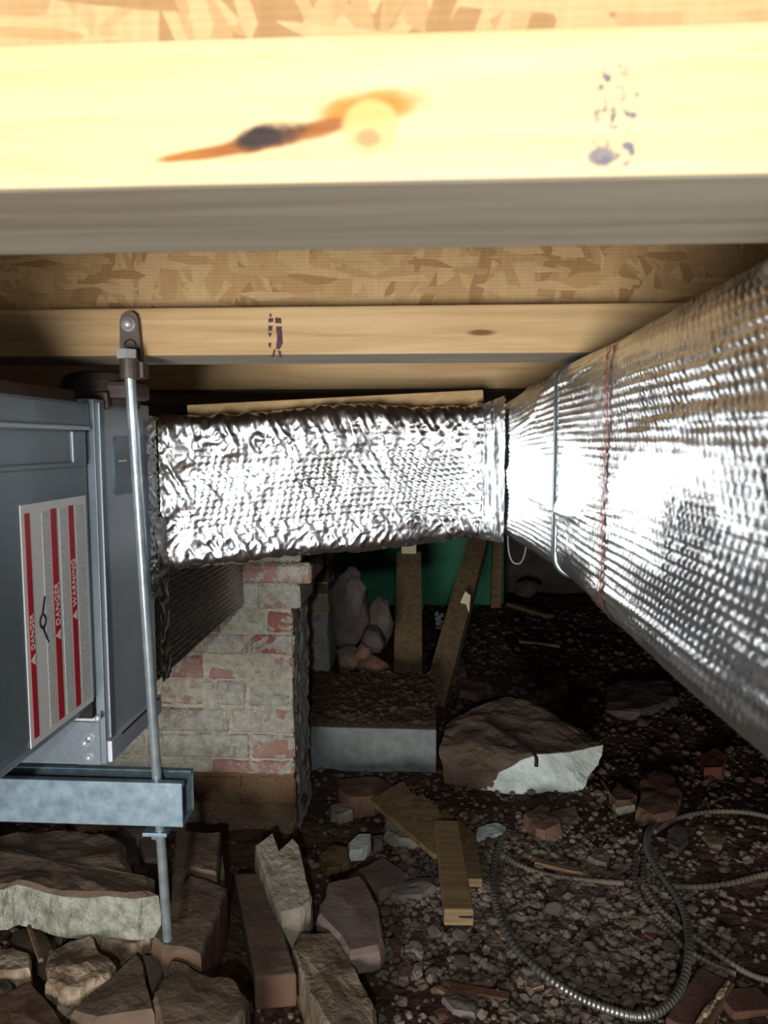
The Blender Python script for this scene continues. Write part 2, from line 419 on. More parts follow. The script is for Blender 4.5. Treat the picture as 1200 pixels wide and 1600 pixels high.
# ------------------------------------------------------------------ bubble-foil surfaces
def ridged(u, v, seed): return 1 - np.abs(2 * vnoise(u, v, seed) - 1)
def crinkle(u, v, seed):
    a = u * .8 + v * .45
    return ridged(a * 95, v * 34, seed) * .0022 + ridged(u * 150, v * 120, seed + 1) * .0010 + ridged((u - v) * 60, (u + v) * 40, seed + 2) * .0016
def bubbles(u, v, p, h):
    r = np.floor(v / (p * .866)); uu = u + (r % 2) * p / 2
    best = np.full(u.shape, 9.0)
    for dr in (-1, 0, 1):
        rr = r + dr; off = (rr % 2) * p / 2
        cu = (np.floor((u - off) / p) + .5) * p + off
        for du in (-p, 0, p):
            d = np.hypot(u - cu - du, v - (rr + .5) * p * .866)
            best = np.minimum(best, d)
    return h * np.sqrt(np.clip(1 - (best / (p * .47)) ** 2, 0, 1))
def wrap(name, mat, P0, Nrm, hfun, U, Vv, parent):
    """P0(U,V)->(n,m,3), Nrm same; displaced grid"""
    H = hfun(U, Vv)
    V = (P0 + Nrm * H[..., None]).reshape(-1, 3)
    ny_, nx_ = U.shape
    idx = np.arange(nx_ * ny_).reshape(ny_, nx_)
    FQ = np.stack([idx[:-1, :-1], idx[:-1, 1:], idx[1:, 1:], idx[1:, :-1]], -1).reshape(-1, 4)
    return npmesh(name, V, FQ, mat, parent, True)

# trunk: its cross-section perimeter (v) swept along y
TRX = lambda y: np.where(y < .867, .1560 - (y - .336) * .010, .1507 - (y - .867) * .078)
TRT = lambda y: .9 + np.where(y < .867, .090, .090 - (y - .867) * .065)
TRB = lambda y: .9 - .1560 + 0 * y
RAD = .022
def trunk_surface(y, s):
    """s in [0,1.. ] metres along: bottom (from right to left), rounded corner, side, corner, top"""
    xl, zt, zb = TRX(y), TRT(y), TRB(y)
    bw = .20
    H = zt - zb
    side = H - 2 * RAD
    q = math.pi / 2 * RAD
    L = [bw - RAD, q, None, q, bw - RAD]
    # normalised param: fixed physical lengths using nominal side .20
    nom = .246 - 2 * RAD
    x = np.zeros_like(y); z = np.zeros_like(y); nxn = np.zeros_like(y); nzn = np.zeros_like(y)
    a = s < L[0]
    x = np.where(a, xl + bw - s, x); z = np.where(a, zb, z); nzn = np.where(a, -1., nzn)
    b = (s >= L[0]) & (s < L[0] + q); t = (s - L[0]) / RAD
    x = np.where(b, xl + RAD - RAD * np.sin(t), x); z = np.where(b, zb + RAD - RAD * np.cos(t), z)
    nxn = np.where(b, -np.sin(t), nxn); nzn = np.where(b, -np.cos(t), nzn)
    s2 = L[0] + q; c_ = (s >= s2) & (s < s2 + nom); t2 = (s - s2) / nom
    x = np.where(c_, xl, x); z = np.where(c_, zb + RAD + side * t2, z); nxn = np.where(c_, -1., nxn)
    s3 = s2 + nom; d = (s >= s3) & (s < s3 + q); t = (s - s3) / RAD
    x = np.where(d, xl + RAD - RAD * np.cos(t), x); z = np.where(d, zt - RAD + RAD * np.sin(t), z)
    nxn = np.where(d, -np.cos(t), nxn); nzn = np.where(d, np.sin(t), nzn)
    s4 = s3 + q; e = s >= s4
    x = np.where(e, xl + RAD + (s - s4), x); z = np.where(e, zt, z); nzn = np.where(e, 1., nzn)
    return np.stack([x, y, z], -1), np.stack([nxn, 0 * y, nzn], -1)
S_TOT = 2 * (.20 - RAD) + math.pi * RAD + .246 - 2 * RAD
def trunk_b(y, s):
    big = (vnoise(y * 4, s * 30, 21) - .5) * .0042 + (vnoise(y * 8, s * 70, 22) - .5) * .0012
    return big + np.clip(ridged(y * 2.4, s * 20, 23) - .88, 0, 1) * .016
def trunk_h(y, s):
    sw = .25 + 1.15 * vnoise(y * 9, s * 24, 29) * np.clip(1.25 - y * .5, .5, 1)
    return trunk_b(y, s) + bubbles(y + .005 * (vnoise(y * 16, s * 16, 24) - .5), s + .003 * (vnoise(y * 14, s * 18, 28) - .5), .0084, .0025) * sw + (vnoise(y * 160, s * 160, 25) - .5) * .0007
tr = thing('trunk_duct', 'long trunk duct wrapped in silver bubble foil beneath the joists', 'duct', (.25, .7, .745))
for y0, y1 in ((.10, .862), (.872, 1.42)):
    Yg, Sg = np.meshgrid(np.arange(y0, y1, .0021), np.linspace(0.0, S_TOT, 250))
    P, N = trunk_surface(Yg, Sg)
    wrap('foil_wrap', 'foil_wrap', P, N, trunk_h, Yg, Sg, tr)
MB().box((.185, .10, .758), (.34, 1.41, .965)).build('duct_core', 'steel_plain', tr)
# drive cleat at the seam and the red printed line
Yg, Sg = np.meshgrid(np.array([.861, .8612, .866, .8728, .873]), np.linspace(0, S_TOT, 200))
P, N = trunk_surface(Yg, Sg)
cl = wrap('seam_cleat', 'steel_plain', P, N, lambda u, v: np.where((u > .8611) & (u < .8729), .0042, .0) + 0 * v, Yg, Sg, tr)
cl['label'] = 'flat galvanized seam cleat'
lean = lambda s: .012 * (s - .3)
for off, wd in ((0.0, .0060), (.0085, .0024)):
    Yg, Sg = np.meshgrid(np.linspace(.632 + off, .632 + off + wd, 4), np.linspace(.10, S_TOT - .12, 260))
    Yg = Yg + lean(Sg) + .002 * (vnoise(Sg * 30, Sg * 0 + 1, 31) - .5)
    P, N = trunk_surface(Yg, Sg)
    rl = wrap('red_line', 'red_print', P, N, lambda u, v: trunk_b(u, v) + .0026 + .3 * bubbles(u, v, .0084, .0025), Yg, Sg, tr)
    rl['label'] = 'faded red line printed around the foil'

# branch duct: front skin between left end and right end
bl = dict(Y=1.105, xl=atY(250, 760, 1.105).x); br = dict(Y=1.25, xr=atY(756, 740, 1.25).x)
A = Vector((bl['xl'], bl['Y'], 0)); B = Vector((br['xr'], br['Y'], 0))
Lb = (B - A).length; dirb = (B - A) / Lb; nb = Vector((dirb.y, -dirb.x, 0))
ztL, zbL = atY(250, 655, 1.105).z, atY(255, 890, 1.105).z
ztR, zbR = atY(750, 636, 1.25).z, atY(760, 838, 1.25).z
def branch_surface(u, s):
    t = u / Lb
    zt = ztL + (ztR - ztL) * t - .004 * np.sin(t * 9); zb = zbL + (zbR - zbL) * t
    dep = .10; r = .018; q = math.pi / 2 * r; nom = .222 - 2 * r
    side = zt - zb - 2 * r
    y = np.zeros_like(u); z = np.zeros_like(u); ny_ = np.zeros_like(u); nz_ = np.zeros_like(u)   # y: depth behind the front skin
    l0 = dep - r
    a = s < l0; y = np.where(a, dep - s, y); z = np.where(a, zb, z); nz_ = np.where(a, -1., nz_)
    b = (s >= l0) & (s < l0 + q); k_ = (s - l0) / r
    y = np.where(b, r - r * np.sin(k_), y); z = np.where(b, zb + r - r * np.cos(k_), z); ny_ = np.where(b, np.sin(k_), ny_); nz_ = np.where(b, -np.cos(k_), nz_)
    s2 = l0 + q; c_ = (s >= s2) & (s < s2 + nom); k_ = (s - s2) / nom
    z = np.where(c_, zb + r + side * k_, z); ny_ = np.where(c_, 1., ny_)
    s3 = s2 + nom; d = (s >= s3) & (s < s3 + q); k_ = (s - s3) / r
    y = np.where(d, r - r * np.cos(k_), y); z = np.where(d, zt - r + r * np.sin(k_), z); ny_ = np.where(d, np.cos(k_), ny_); nz_ = np.where(d, np.sin(k_), nz_)
    s4 = s3 + q; e = s >= s4; y = np.where(e, r + s - s4, y); z = np.where(e, zt, z); nz_ = np.where(e, 1., nz_)
    P = np.stack([A.x + dirb.x * u - nb.x * y, A.y + dirb.y * u - nb.y * y, z], -1)
    return P, np.stack([nb.x * ny_, nb.y * ny_, nz_], -1)
SB = 2 * (.10 - .018) + math.pi * .018 + .222 - .036
def branch_h(u, s):
    t = u / Lb; w = (s - .11) / .19
    edge = np.clip(1 - np.minimum(t / .10, (1 - t) / .09), 0, 1) ** .5
    w = w + (vnoise(u * 11, s * 0 + 3, 46) - .5) * .22 + (vnoise(u * 50, s * 30, 50) - .5) * .10
    top = np.clip((w - .66) / .22, 0, 1); bot = np.clip((.20 - w) / .16, 0, 1)
    cr = np.clip(edge + top + bot, 0, 1)
    bub = bubbles(u + s * .35 + .004 * vnoise(u * 30, s * 30, 48), s + .003 * vnoise(u * 25, s * 25, 49), .0110, .0013) * (1 - cr) * (.4 + 1.2 * vnoise(u * 12, s * 14, 47))
    dg = ridged(u * 70 + s * 38, s * 14 - u * 4, 45) * .0022 * np.clip((.95 - t) * 3, 0, 1) * np.clip((w - .15) * 4, 0, 1)
    vert = ridged(u * 62 + s * 22, s * 9, 41) * .0042 * np.clip(top + .25, 0, 1)
    sw = (vnoise(u * 9, s * 12, 42) - .5) * .006 + (vnoise(u * 40, s * 30, 43) - .5) * .0030
    return bub + dg + vert + sw + crinkle(u, s, 44) * (.40 + .9 * cr)
bd = thing('branch_duct', 'short crinkled silver foil branch duct joining the furnace to the trunk', 'duct', (-.15, 1.2, .71))
Ug, Sg = np.meshgrid(np.arange(0, Lb, .0019), np.linspace(0, SB, 210))
P, N = branch_surface(Ug, Sg)
wrap('foil_wrap', 'foil_wrap', P, N, branch_h, Ug, Sg, bd)
# tape flap between branch and trunk
c0 = Vector((B.x - .004, B.y - .004, 0)); c1 = Vector((float(TRX(np.array(1.17))) - .003, 1.17, 0))
Lt = (c1 - c0).length; dt = (c1 - c0) / Lt; nt = Vector((-abs(dt.y), -abs(dt.x), 0)).normalized()
Ug, Vg = np.meshgrid(np.linspace(0, 1, 40), np.linspace(0, 1, 110))
zb_ = zbR - .004 + (.744 - zbR) * Ug; zt_ = ztR + .004 + (.968 - ztR) * Ug
P = np.stack([c0.x + dt.x * Lt * Ug, c0.y + dt.y * Lt * Ug, zb_ + (zt_ - zb_) * Vg], -1)
N = np.zeros_like(P); N[..., 0] = nt.x; N[..., 1] = nt.y
o = wrap('foil_tape', 'foil_tape', P, N, lambda u, v: ridged(u * 7 + v * 1.5, v * 3, 51) * .0035 + ridged(u * 11, v * 26, 52) * .0014, Ug, Vg, bd)
o['label'] = 'dull foil tape closing the corner at the trunk'
MB().prism([A - nb * .03 + Vector((0, 0, zbL + .01)), B - nb * .03 + Vector((0, 0, zbR + .01)), B - nb * .03 + Vector((0, 0, ztR - .01)), A - nb * .03 + Vector((0, 0, ztL - .01))], -nb * .12).build('duct_core', 'steel_plain', bd)
# brown wood strip and dark flap of wrap lying on top of the branch duct
zt1 = atY(540, 630, 1.30).z
wd = MB()
m4, L = orient(atY(285, 652, 1.16) + Vector((0, .03, -.004)), atY(752, 627, 1.30) + Vector((0, .03, -.003)))
wd.box((0, -.02, -.006), (L, .03, .024), 0, .002, m4)
tag(wd.build('wood_strip', 'lumber_flange'), 'long tan wooden strip lying on top of the foil branch duct', 'wood strip')
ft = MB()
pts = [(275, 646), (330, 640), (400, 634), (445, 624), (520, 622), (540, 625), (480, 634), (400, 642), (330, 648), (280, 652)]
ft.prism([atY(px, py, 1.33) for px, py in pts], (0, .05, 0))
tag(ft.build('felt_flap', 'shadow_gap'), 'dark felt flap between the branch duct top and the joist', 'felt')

# ------------------------------------------------------------------ furnace
PX, DX = -.404, -.413
fu = thing('furnace', 'grey steel furnace lying on its side, with a striped warning label', 'furnace', (-.65, .75, .5))
zT = .9 + .060; zTd = .9 + .047
Yp = atX(145, 900, DX).y; Ye = atX(238, 800, PX).y; zBp = atX(165, 1195, PX).z
# near cabinet with door: section in XZ extruded along Y
def door_section(x, zt, zb, r=.032):
    pts = [(x - .5, zt), (x, zt)]
    pts.append((x, zb + r))
    for i in range(1, 7):
        a = i / 6 * math.pi / 2
        pts.append((x - r + r * math.cos(a), zb + r - r * math.sin(a)))
    pts.append((x - .5, zb)); return pts
zDb = atX(140, 1128, DX).z
sec = door_section(DX, zTd - .028, zDb)
MB().prism([(x, .30, z) for x, z in sec], (0, Yp - .006 - .30, 0)).build('access_door', 'door_painted', fu)
# top rail of the door: proud rounded rail with a lip, shallow recess under it
MB().box((-.9, .30, zTd - .030), (DX + .006, Yp - .004, zTd), 0, .004).build('top_rail', 'door_painted', fu)
MB().box((DX - .02, .30, zTd - .0335), (DX + .009, Yp - .010, zTd - .0285), 0, .0015).build('rail_lip', 'steel_painted', fu)
MB().box((DX - .03, Yp - .045, zTd - .072), (DX + .004, Yp - .012, zTd - .034), 0, .002).build('corner_clip', 'door_painted', fu)
MB().box((DX - .03, .30, zTd - .077), (DX + .003, Yp - .012, zTd - .070), 0, .002).build('door_fold', 'door_painted', fu)
g = MB().box((-.9, .30, zTd + .0005), (DX - .004, Yp - .02, zTd + .013)).build('top_gasket', 'rubber_brown', fu); g['label'] = 'dark brown gasket along the top edge'
MB().box((-.9, Yp - .013, zDb), (DX - .001, Yp - .001, zTd)).build('door_gap', 'shadow_gap', fu)
# end cabinet
MB().box((-.9, Yp, zBp), (PX, Ye, zT - .008), 0, .003).build('end_cabinet', 'steel_painted', fu)
MB().box((PX - .006, Yp + .008, zBp + .03), (PX + .0035, Yp + .020, zT - .012), 0, .0015).build('corner_bead', 'door_painted', fu)
MB().box((PX - .02, Yp + .003, zBp), (PX + .006, Ye, zBp + .028), 0, .002).build('base_rail', 'steel_painted', fu)
MB().box((PX + .0058, Yp + .035, zBp + .024), (PX + .0064, Ye - .01, zBp + .0268)).build('rail_slot', 'shadow_gap', fu)
MB().box((PX - .18, Yp - .004, zBp), (PX - .006, Yp, zBp + .055)).build('lower_plate', 'door_painted', fu)
MB().box((DX - .004, Yp - .002, zBp), (PX + .0006, Yp + .0005, zT - .009), 0, .0005).build('corner_flange', 'door_painted', fu)
# pressed rounded window on the end panel
a, b = atX(176, 683, PX), atX(224, 765, PX)
def rrect(y0, y1, z0, z1, r, x):
    out = []
    for cy, cz, a0 in ((y1 - r, z1 - r, 0), (y0 + r, z1 - r, 90), (y0 + r, z0 + r, 180), (y1 - r, z0 + r, 270)):
        for i in range(6):
            t = math.radians(a0 + i * 18); out.append((x, cy + r * math.cos(t), cz + r * math.sin(t)))
    return out
MB().prism(rrect(a.y - .002, b.y + .002, b.z - .002, a.z + .002, .011, PX), (.0012, 0, 0)).build('window_rim', 'steel_galvanized', fu)
pw = MB().prism(rrect(a.y, b.y, b.z, a.z, .010, PX + .0012), (.0008, 0, 0)).build('pressed_window', 'door_painted', fu)
lg = MB()
for i in range(5):
    y = a.y + .012 + i * .0052; z = (a.z + b.z) / 2 + .006
    lg.box((PX + .002, y, z - .0012), (PX + .0023, y + .0036, z + .0012))
lg.build('worn_emblem', 'label_paper', pw)
# screws
for px, py, dx in ((140, 1183, 0), (141, 1152, 0), (134, 1160, 0)):
    p = atY(px, py, Yp - .004)
    s_ = MB().tube([p + Vector((0, .001, 0)), p - Vector((0, .004, 0)), p - Vector((0, .0055, 0))], [.0042, .0036, .0016], 10)
    s_.tube([p + Vector((0, .001, 0)), p - Vector((0, .0012, 0))], [.0062, .0062], 12)
    s_.build('screw', 'screw_chrome', fu, True)
p = atX(151, 1122, DX + .004)
MB().tube([p, p + Vector((.004, 0, 0)), p + Vector((.0055, 0, 0))], [.005, .0042, .0016], 10).build('screw', 'screw_chrome', fu, True)
# dark vent collar with clamp on the cabinet top
pc = atY(165, 612, .95)
vc = MB()
prof = [(.050, -.012), (.050, .010), (.047, .022), (.040, .031), (.030, .034)]
for i in range(len(prof) - 1):
    n = 28
    vs = [(pc.x - .012 + prof[i + j][0] * math.cos(t), .96 + prof[i + j][0] * math.sin(t), zT - .004 + prof[i + j][1]) for j in (0, 1) for t in np.linspace(0, 2 * math.pi, n, endpoint=False)]
    vc.add(vs, [(q, (q + 1) % n, n + (q + 1) % n, n + q) for q in range(n)])
vc.add([(pc.x - .012 + .030 * math.cos(t), .96 + .030 * math.sin(t), zT + .030) for t in np.linspace(0, 2 * math.pi, 28, endpoint=False)], [tuple(range(28))])
vco = vc.build('vent_collar', 'plastic_dark', fu, False); vco['label'] = 'dark round collar on the furnace top'
cb = MB()
p0 = atY(205, 606, .93); p1 = atY(245, 632, .93)
cb.box((PX - .004, .915, zT - .006), (PX + .030, .985, zT + .016), 0, .006)
cb.box((PX - .05, .906, zT - .020), (PX + .004, .915, zT + .002), 0, .002)
cbo = cb.build('clamp_block', 'steel_dark', fu); cbo['label'] = 'dark clamp block beside the collar'
MB().box((PX - .022, .903, zT - .016), (PX - .010, .906, zT - .003), 0, .001).build('clamp_stud', 'steel_dark', cbo)
# crinkled tape collar where the branch starts
Zg, Qg = np.meshgrid(np.linspace(0, 1, 16), np.linspace(0, 1, 130))
yy = Ye - .022 + .030 * Zg; zz = zT - .03 - (zT - .03 - (.9 - .23)) * Qg
P = np.stack([np.full_like(yy, PX + .001), yy, zz], -1); N = np.zeros_like(P); N[..., 0] = 1
wrap('foil_tape', 'foil_tape', P, N, lambda u, v: ridged(u * 3, v * 22, 61) * .004 + ridged(u * 6, v * 60, 62) * .002, Zg, Qg, fu)

# warning label (flat print), axes: along +z reads upward, heads face the lens side
lab_Y0, lab_Y1 = atX(39, 980, DX).y, atX(139, 935, DX).y
lab_zt, lab_zb = atX(30, 790, DX).z, atX(48, 1170, DX).z
LX = DX + .0008
wl = MB().box((DX - .0002, lab_Y0, lab_zb), (LX, lab_Y1, lab_zt)).build('warning_label', 'label_paper', fu)
wl['label'] = 'white warning label with three red bars of small print'
wy = lab_Y1 - lab_Y0
def lrect(y0, y1, z0, z1, mat, name, d=.0003):   # fractions of the label
    return MB().box((LX, lab_Y0 + wy * y0, lab_zb + (lab_zt - lab_zb) * z0), (LX + d, lab_Y0 + wy * y1, lab_zb + (lab_zt - lab_zb) * z1)).build(name, mat, wl)
bars = (.045, .41, .69)
for i, y in enumerate(bars):
    lrect(y, y + (.07, .088, .085)[i], .03, .965, 'label_red', 'red_bar')
for y0, y1, z0, z1 in ((.28, .39, .03, .96), (.54, .66, .03, .96), (.80, .95, .03, .96)):
    lrect(y0, y1, z0, z1, 'small_print', 'small_print')
def text(body, y, z, size, mat, name):
    cu = bpy.data.curves.new(name, 'FONT'); cu.body = body; cu.size = size; cu.extrude = .0001; cu.align_x = 'LEFT'
    tmp = bpy.data.objects.new(name, cu); cu.materials.append(M[mat])
    me = bpy.data.meshes.new_from_object(tmp); bpy.data.objects.remove(tmp)
    o = bpy.data.objects.new(name, me); C.objects.link(o)
    m = Matrix(((0, 0, 1, LX + .0005), (1 * 0, -1, 0, y), (1, 0, 0, z), (0, 0, 0, 1)))
    o.parent = wl; o.matrix_parent_inverse = Matrix.Identity(4); o.matrix_basis = m
    return o
hz = lab_zt - lab_zb
words_ = ('DANGER', 'DANGER', 'WARNING')
tz = (.42, .47, .52)
for i, y in enumerate(bars):
    bw = (.07, .088, .085)[i] * wy
    y_ = lab_Y0 + wy * y + bw * .85
    text(words_[i], y_, lab_zb + hz * (tz[i] - .02), bw * .95, 'label_white_ink', 'bar_lettering')
    zz = lab_zb + hz * (tz[i] - .085)
    MB().prism([(LX + .0003, y_, zz), (LX + .0003, y_, zz + .0115), (LX + .0003, y_ - bw * .8, zz + .006)], (.0003, 0, 0)).build('warning_triangle', 'label_white_ink', wl)
# pictogram: hand and flame ring with strokes
pg = MB(); cy, cz = lab_Y0 + wy * .235, lab_zb + hz * .50
ringp = []
for i in range(16):
    t0, t1 = 2 * math.pi * i / 16, 2 * math.pi * (i + 1) / 16
    if i in (3, 4): continue
    pg.prism([(LX, cy + .0075 * math.cos(t0), cz + .0085 * math.sin(t0)), (LX, cy + .0075 * math.cos(t1), cz + .0085 * math.sin(t1)), (LX, cy + .0045 * math.cos(t1), cz + .0052 * math.sin(t1)), (LX, cy + .0045 * math.cos(t0), cz + .0052 * math.sin(t0))], (.0004, 0, 0))
for (ya, za), (yb, zb__) in (((-.001, .006), (.006, .026)), ((.004, .012), (.012, .012)), ((.0, -.008), (.010, -.026))):
    pg.prism([(LX, cy + ya - .0018, cz + za), (LX, cy + ya + .0018, cz + za), (LX, cy + yb + .0016, cz + zb__), (LX, cy + yb - .0016, cz + zb__)], (.0004, 0, 0))
pg.build('pictogram', 'black_ink', wl)

# foil-wrapped plenum behind the furnace
pl = thing('supply_plenum', 'dark bubble-foil plenum running from the furnace end to the brick pier', 'duct', (-.6, 1.35, .55))
Yg, Sg = np.meshgrid(np.arange(Ye + .004, 1.592, .0024), np.linspace(0, .46, 190))
r = .012; zb0 = .9 - .362
P = np.zeros(Yg.shape + (3,)); N = np.zeros_like(P)
a_ = Sg < .06
P[..., 1] = Yg; P[..., 0] = np.where(a_, -.41 - (.06 - Sg), -.41); P[..., 2] = np.where(a_, zb0, zb0 + Sg - .06)
N[..., 0] = np.where(a_, 0, 1); N[..., 2] = np.where(a_, -1, 0)
wrap('foil_wrap', 'foil_plenum', P, N, lambda u, v: bubbles(u, v, .0115, .0034) + (vnoise(u * 6, v * 20, 71) - .5) * .004 + np.clip(ridged(u * 3, v * 12, 73) - .9, 0, 1) * .012, Yg, Sg, pl)
MB().box((-.85, Ye + .006, zb0 + .012), (-.425, 1.59, .935)).build('duct_core', 'steel_plain', pl)
Yg, Sg = np.meshgrid(np.linspace(Ye + .002, Ye + .045, 18), np.linspace(0, .25, 110))
P = np.stack([np.full_like(Yg, -.403), Yg, zb0 - .002 + Sg], -1); N = np.zeros_like(P); N[..., 0] = 1
wrap('foil_tape', 'foil_plenum', P, N, lambda u, v: ridged(u * 60, v * 70, 75) * .004 + .002, Yg, Sg, pl)

# ------------------------------------------------------------------ hanger bracket, rod, strut
RY0, RY1 = .832, .893
hb = thing('hanger_bracket', 'dark steel hanger bracket screwed to the second joist', 'bracket', tuple(atY(203, 590, .85)))
bp = []
for px, py in [(187, 565), (187, 500), (190, 491), (197, 486), (205, 486), (212, 491), (215, 500), (221, 560), (223, 592), (188, 592)]:
    bp.append(atY(px, py, .849))
MB().prism(bp, (0, .008, 0)).build('strap', 'steel_dark', hb)
rc = atY(203, 575, RY0)
n = 18
sk = MB().tube([(rc.x, RY0, atY(203, 592, RY0).z), (rc.x, RY0, atY(203, 562, RY0).z)], .0112, n)
sk.box((rc.x - .008, RY0, atY(203, 590, RY0).z), (rc.x + .015, .850, atY(203, 566, RY0).z))
sk.build('socket', 'steel_dark', hb)
zn = atY(203, 561, RY0).z
MB().tube([(rc.x - .003, RY0, zn), (rc.x - .003, RY0, zn + .0105)], .0118, 6).build('hex_nut', 'screw_chrome', hb)
p = atY(201, 507, .849)
sc_ = MB().tube([p, p - Vector((0, .002, 0))], .0085, 16); sc_.tube([p - Vector((0, .002, 0)), p - Vector((0, .006, 0)), p - Vector((0, .0075, 0))], [.006, .005, .002], 10)
sc_.build('washer_screw', 'screw_chrome', hb, True)
p = atY(204, 540, .849)
arch = MB()
for i in range(10):
    t0, t1 = math.pi * i / 10, math.pi * (i + 1) / 10
    arch.prism([(p.x + q * math.cos(t), p.y, p.z + q * math.sin(t)) for q, t in ((.0075, t0), (.0075, t1), (.006, t1), (.006, t0))], (0, -.0012, 0))
arch.build('punched_hole', 'shadow_gap', hb)

top = atY(203, 588, RY0); mid = atY(245, 1218, RY1); botm = atY(262, 1468, RY1 + .012)
rod = thing('threaded_rod', 'zinc-plated threaded rod hanging from the bracket through the strut', 'rod', tuple(botm))
d1 = (botm - top).length; nT = int(d1 / .0009); pts = [top.lerp(botm, i / nT) for i in range(nT + 1)]
MB().tube(pts, [.0060 + .0003 * (i % 2) for i in range(nT + 1)], 14).build('rod', 'zinc_rod', rod, True)
u0 = atY(248, 1291, RY1 + .003)
MB().box((u0.x - .016, u0.y - .016, u0.z - .006), (u0.x + .016, u0.y + .016, u0.z - .001), 0, .0008).build('square_washer', 'steel_galvanized', rod)
MB().tube([u0 - Vector((0, 0, .0062)), u0 - Vector((0, 0, .014))], .0102, 6).build('hex_nut', 'zinc_rod', rod)

sty, styb = .868, .914
szt = atY(150, 1221, sty).z; szb = atY(150, 1289, sty).z
sx1 = atY(285, 1255, sty).x; sx0 = -1.05
tk = .0026
secn = [(sty, szb), (sty, szt), (sty + .0105, szt), (sty + .0105, szt - .008), (sty + .0105 - tk, szt - .008), (sty + .0105 - tk, szt - tk), (sty + tk, szt - tk), (sty + tk, szb + tk),
        (styb - tk, szb + tk), (styb - tk, szt - tk), (styb - .0105 + tk, szt - tk), (styb - .0105 + tk, szt - .008), (styb - .0105, szt - .008), (styb - .0105, szt), (styb, szt), (styb, szb)]
st = MB().prism([(sx0, y, z) for y, z in secn], (sx1 - sx0, 0, 0)).build('strut_channel', 'steel_galvanized')
bv = st.modifiers.new('bevel', 'BEVEL'); bv.width = .0012; bv.segments = 2; bv.limit_method = 'ANGLE'
tag(st, 'galvanized steel strut channel carrying the end of the furnace', 'channel')

# ------------------------------------------------------------------ brick piers
def brick_mesh(a, b, seed, jit=.0022, ch=.005):
    rnd = random.Random(seed)
    bm = bmesh.new()
    bmesh.ops.create_cube(bm, size=1.0, matrix=Matrix.Translation(((a[0] + b[0]) / 2, (a[1] + b[1]) / 2, (a[2] + b[2]) / 2)) @ Matrix.Diagonal((b[0] - a[0], b[1] - a[1], b[2] - a[2], 1)))
    bmesh.ops.bevel(bm, geom=bm.edges[:], offset=ch, segments=1, affect='EDGES')
    for v in bm.verts: v.co += Vector((rnd.uniform(-jit, jit), rnd.uniform(-jit, jit), rnd.uniform(-jit, jit)))
    me = bpy.data.meshes.new('brick'); bm.to_mesh(me); bm.free()
    return me
PY0, PY1 = 1.60, 1.79
pr_ = thing('brick_pier', 'large brick pier of red and lime-washed bricks behind the furnace', 'pier', (-.5, 1.7, 0))
cz = lambda y: atY(458, y, PY0).z
cx = lambda x, y: atY(x, y, PY0).x
courses = [(772, 808, [(250, 350, 'brick_pink'), (354, 470, 'brick_washed')]),
           (810, 844, [(240, 300, 'brick_washed'), (304, 380, 'brick_pink'), (384, 470, 'brick_pink')]),
           (846, 878, [(250, 340, 'brick_pink'), (344, 470, 'brick_grey')]),
           (880, 911, [(250, 370, 'brick_pink'), (374, 487, 'brick_pink')]),
           (913, 953, [(200, 300, 'brick_washed'), (303, 369, 'brick_pink'), (372, 399, 'brick_white'), (402, 469, 'brick_washed')]),
           (956, 989, [(200, 345, 'brick_pink'), (349, 413, 'brick_white'), (417, 459, 'brick_red')]),
           (992, 1025, [(190, 318, 'brick_washed'), (322, 388, 'brick_washed'), (391, 459, 'brick_red')]),
           (1028, 1064, [(150, 262, 'brick_pink'), (266, 318, 'brick_pink'), (323, 459, 'brick_pink')]),
           (1067, 1106, [(140, 244, 'brick_grey'), (248, 334, 'brick_washed'), (338, 384, 'brick_grey'), (388, 458, 'brick_grey')]),
           (1109, 1147, [(130, 236, 'brick_grey'), (240, 358, 'brick_grey'), (362, 458, 'brick_washed')]),
           (1150, 1186, [(120, 226, 'brick_grey'), (230, 390, 'brick_grey'), (394, 460, 'brick_washed')]),
           (1189, 1213, [(120, 246, 'brick_white'), (250, 326, 'brick_white'), (330, 461, 'brick_pink')]),
           (1216, 1259, [(120, 232, 'brick_brown'), (236, 300, 'brick_brown'), (304, 370, 'brick_brown'), (374, 463, 'brick_brown')]),
           (1262, 1295, [(120, 268, 'brick_brown'), (272, 340, 'brick_brown'), (344, 465, 'brick_brown')]),
           (1298, 1334, [(120, 232, 'brick_brown'), (236, 352, 'brick_brown'), (356, 466, 'brick_brown')])]
sd = 0
for y0, y1, bs in courses:
    for x0, x1, mt in bs:
        sd += 1; rnd = random.Random(sd)
        ym = (y0 + y1) / 2
        a = (cx(x0, ym), PY0 + rnd.uniform(-.003, .003) - (.006 if (x1 == 487) else 0), cz(y1)); b = (cx(x1, ym), PY1 - .01 + rnd.uniform(-.006, .004), cz(y0))
        me = brick_mesh(a, b, sd); me.materials.append(M[mt]); link('brick', me, pr_)
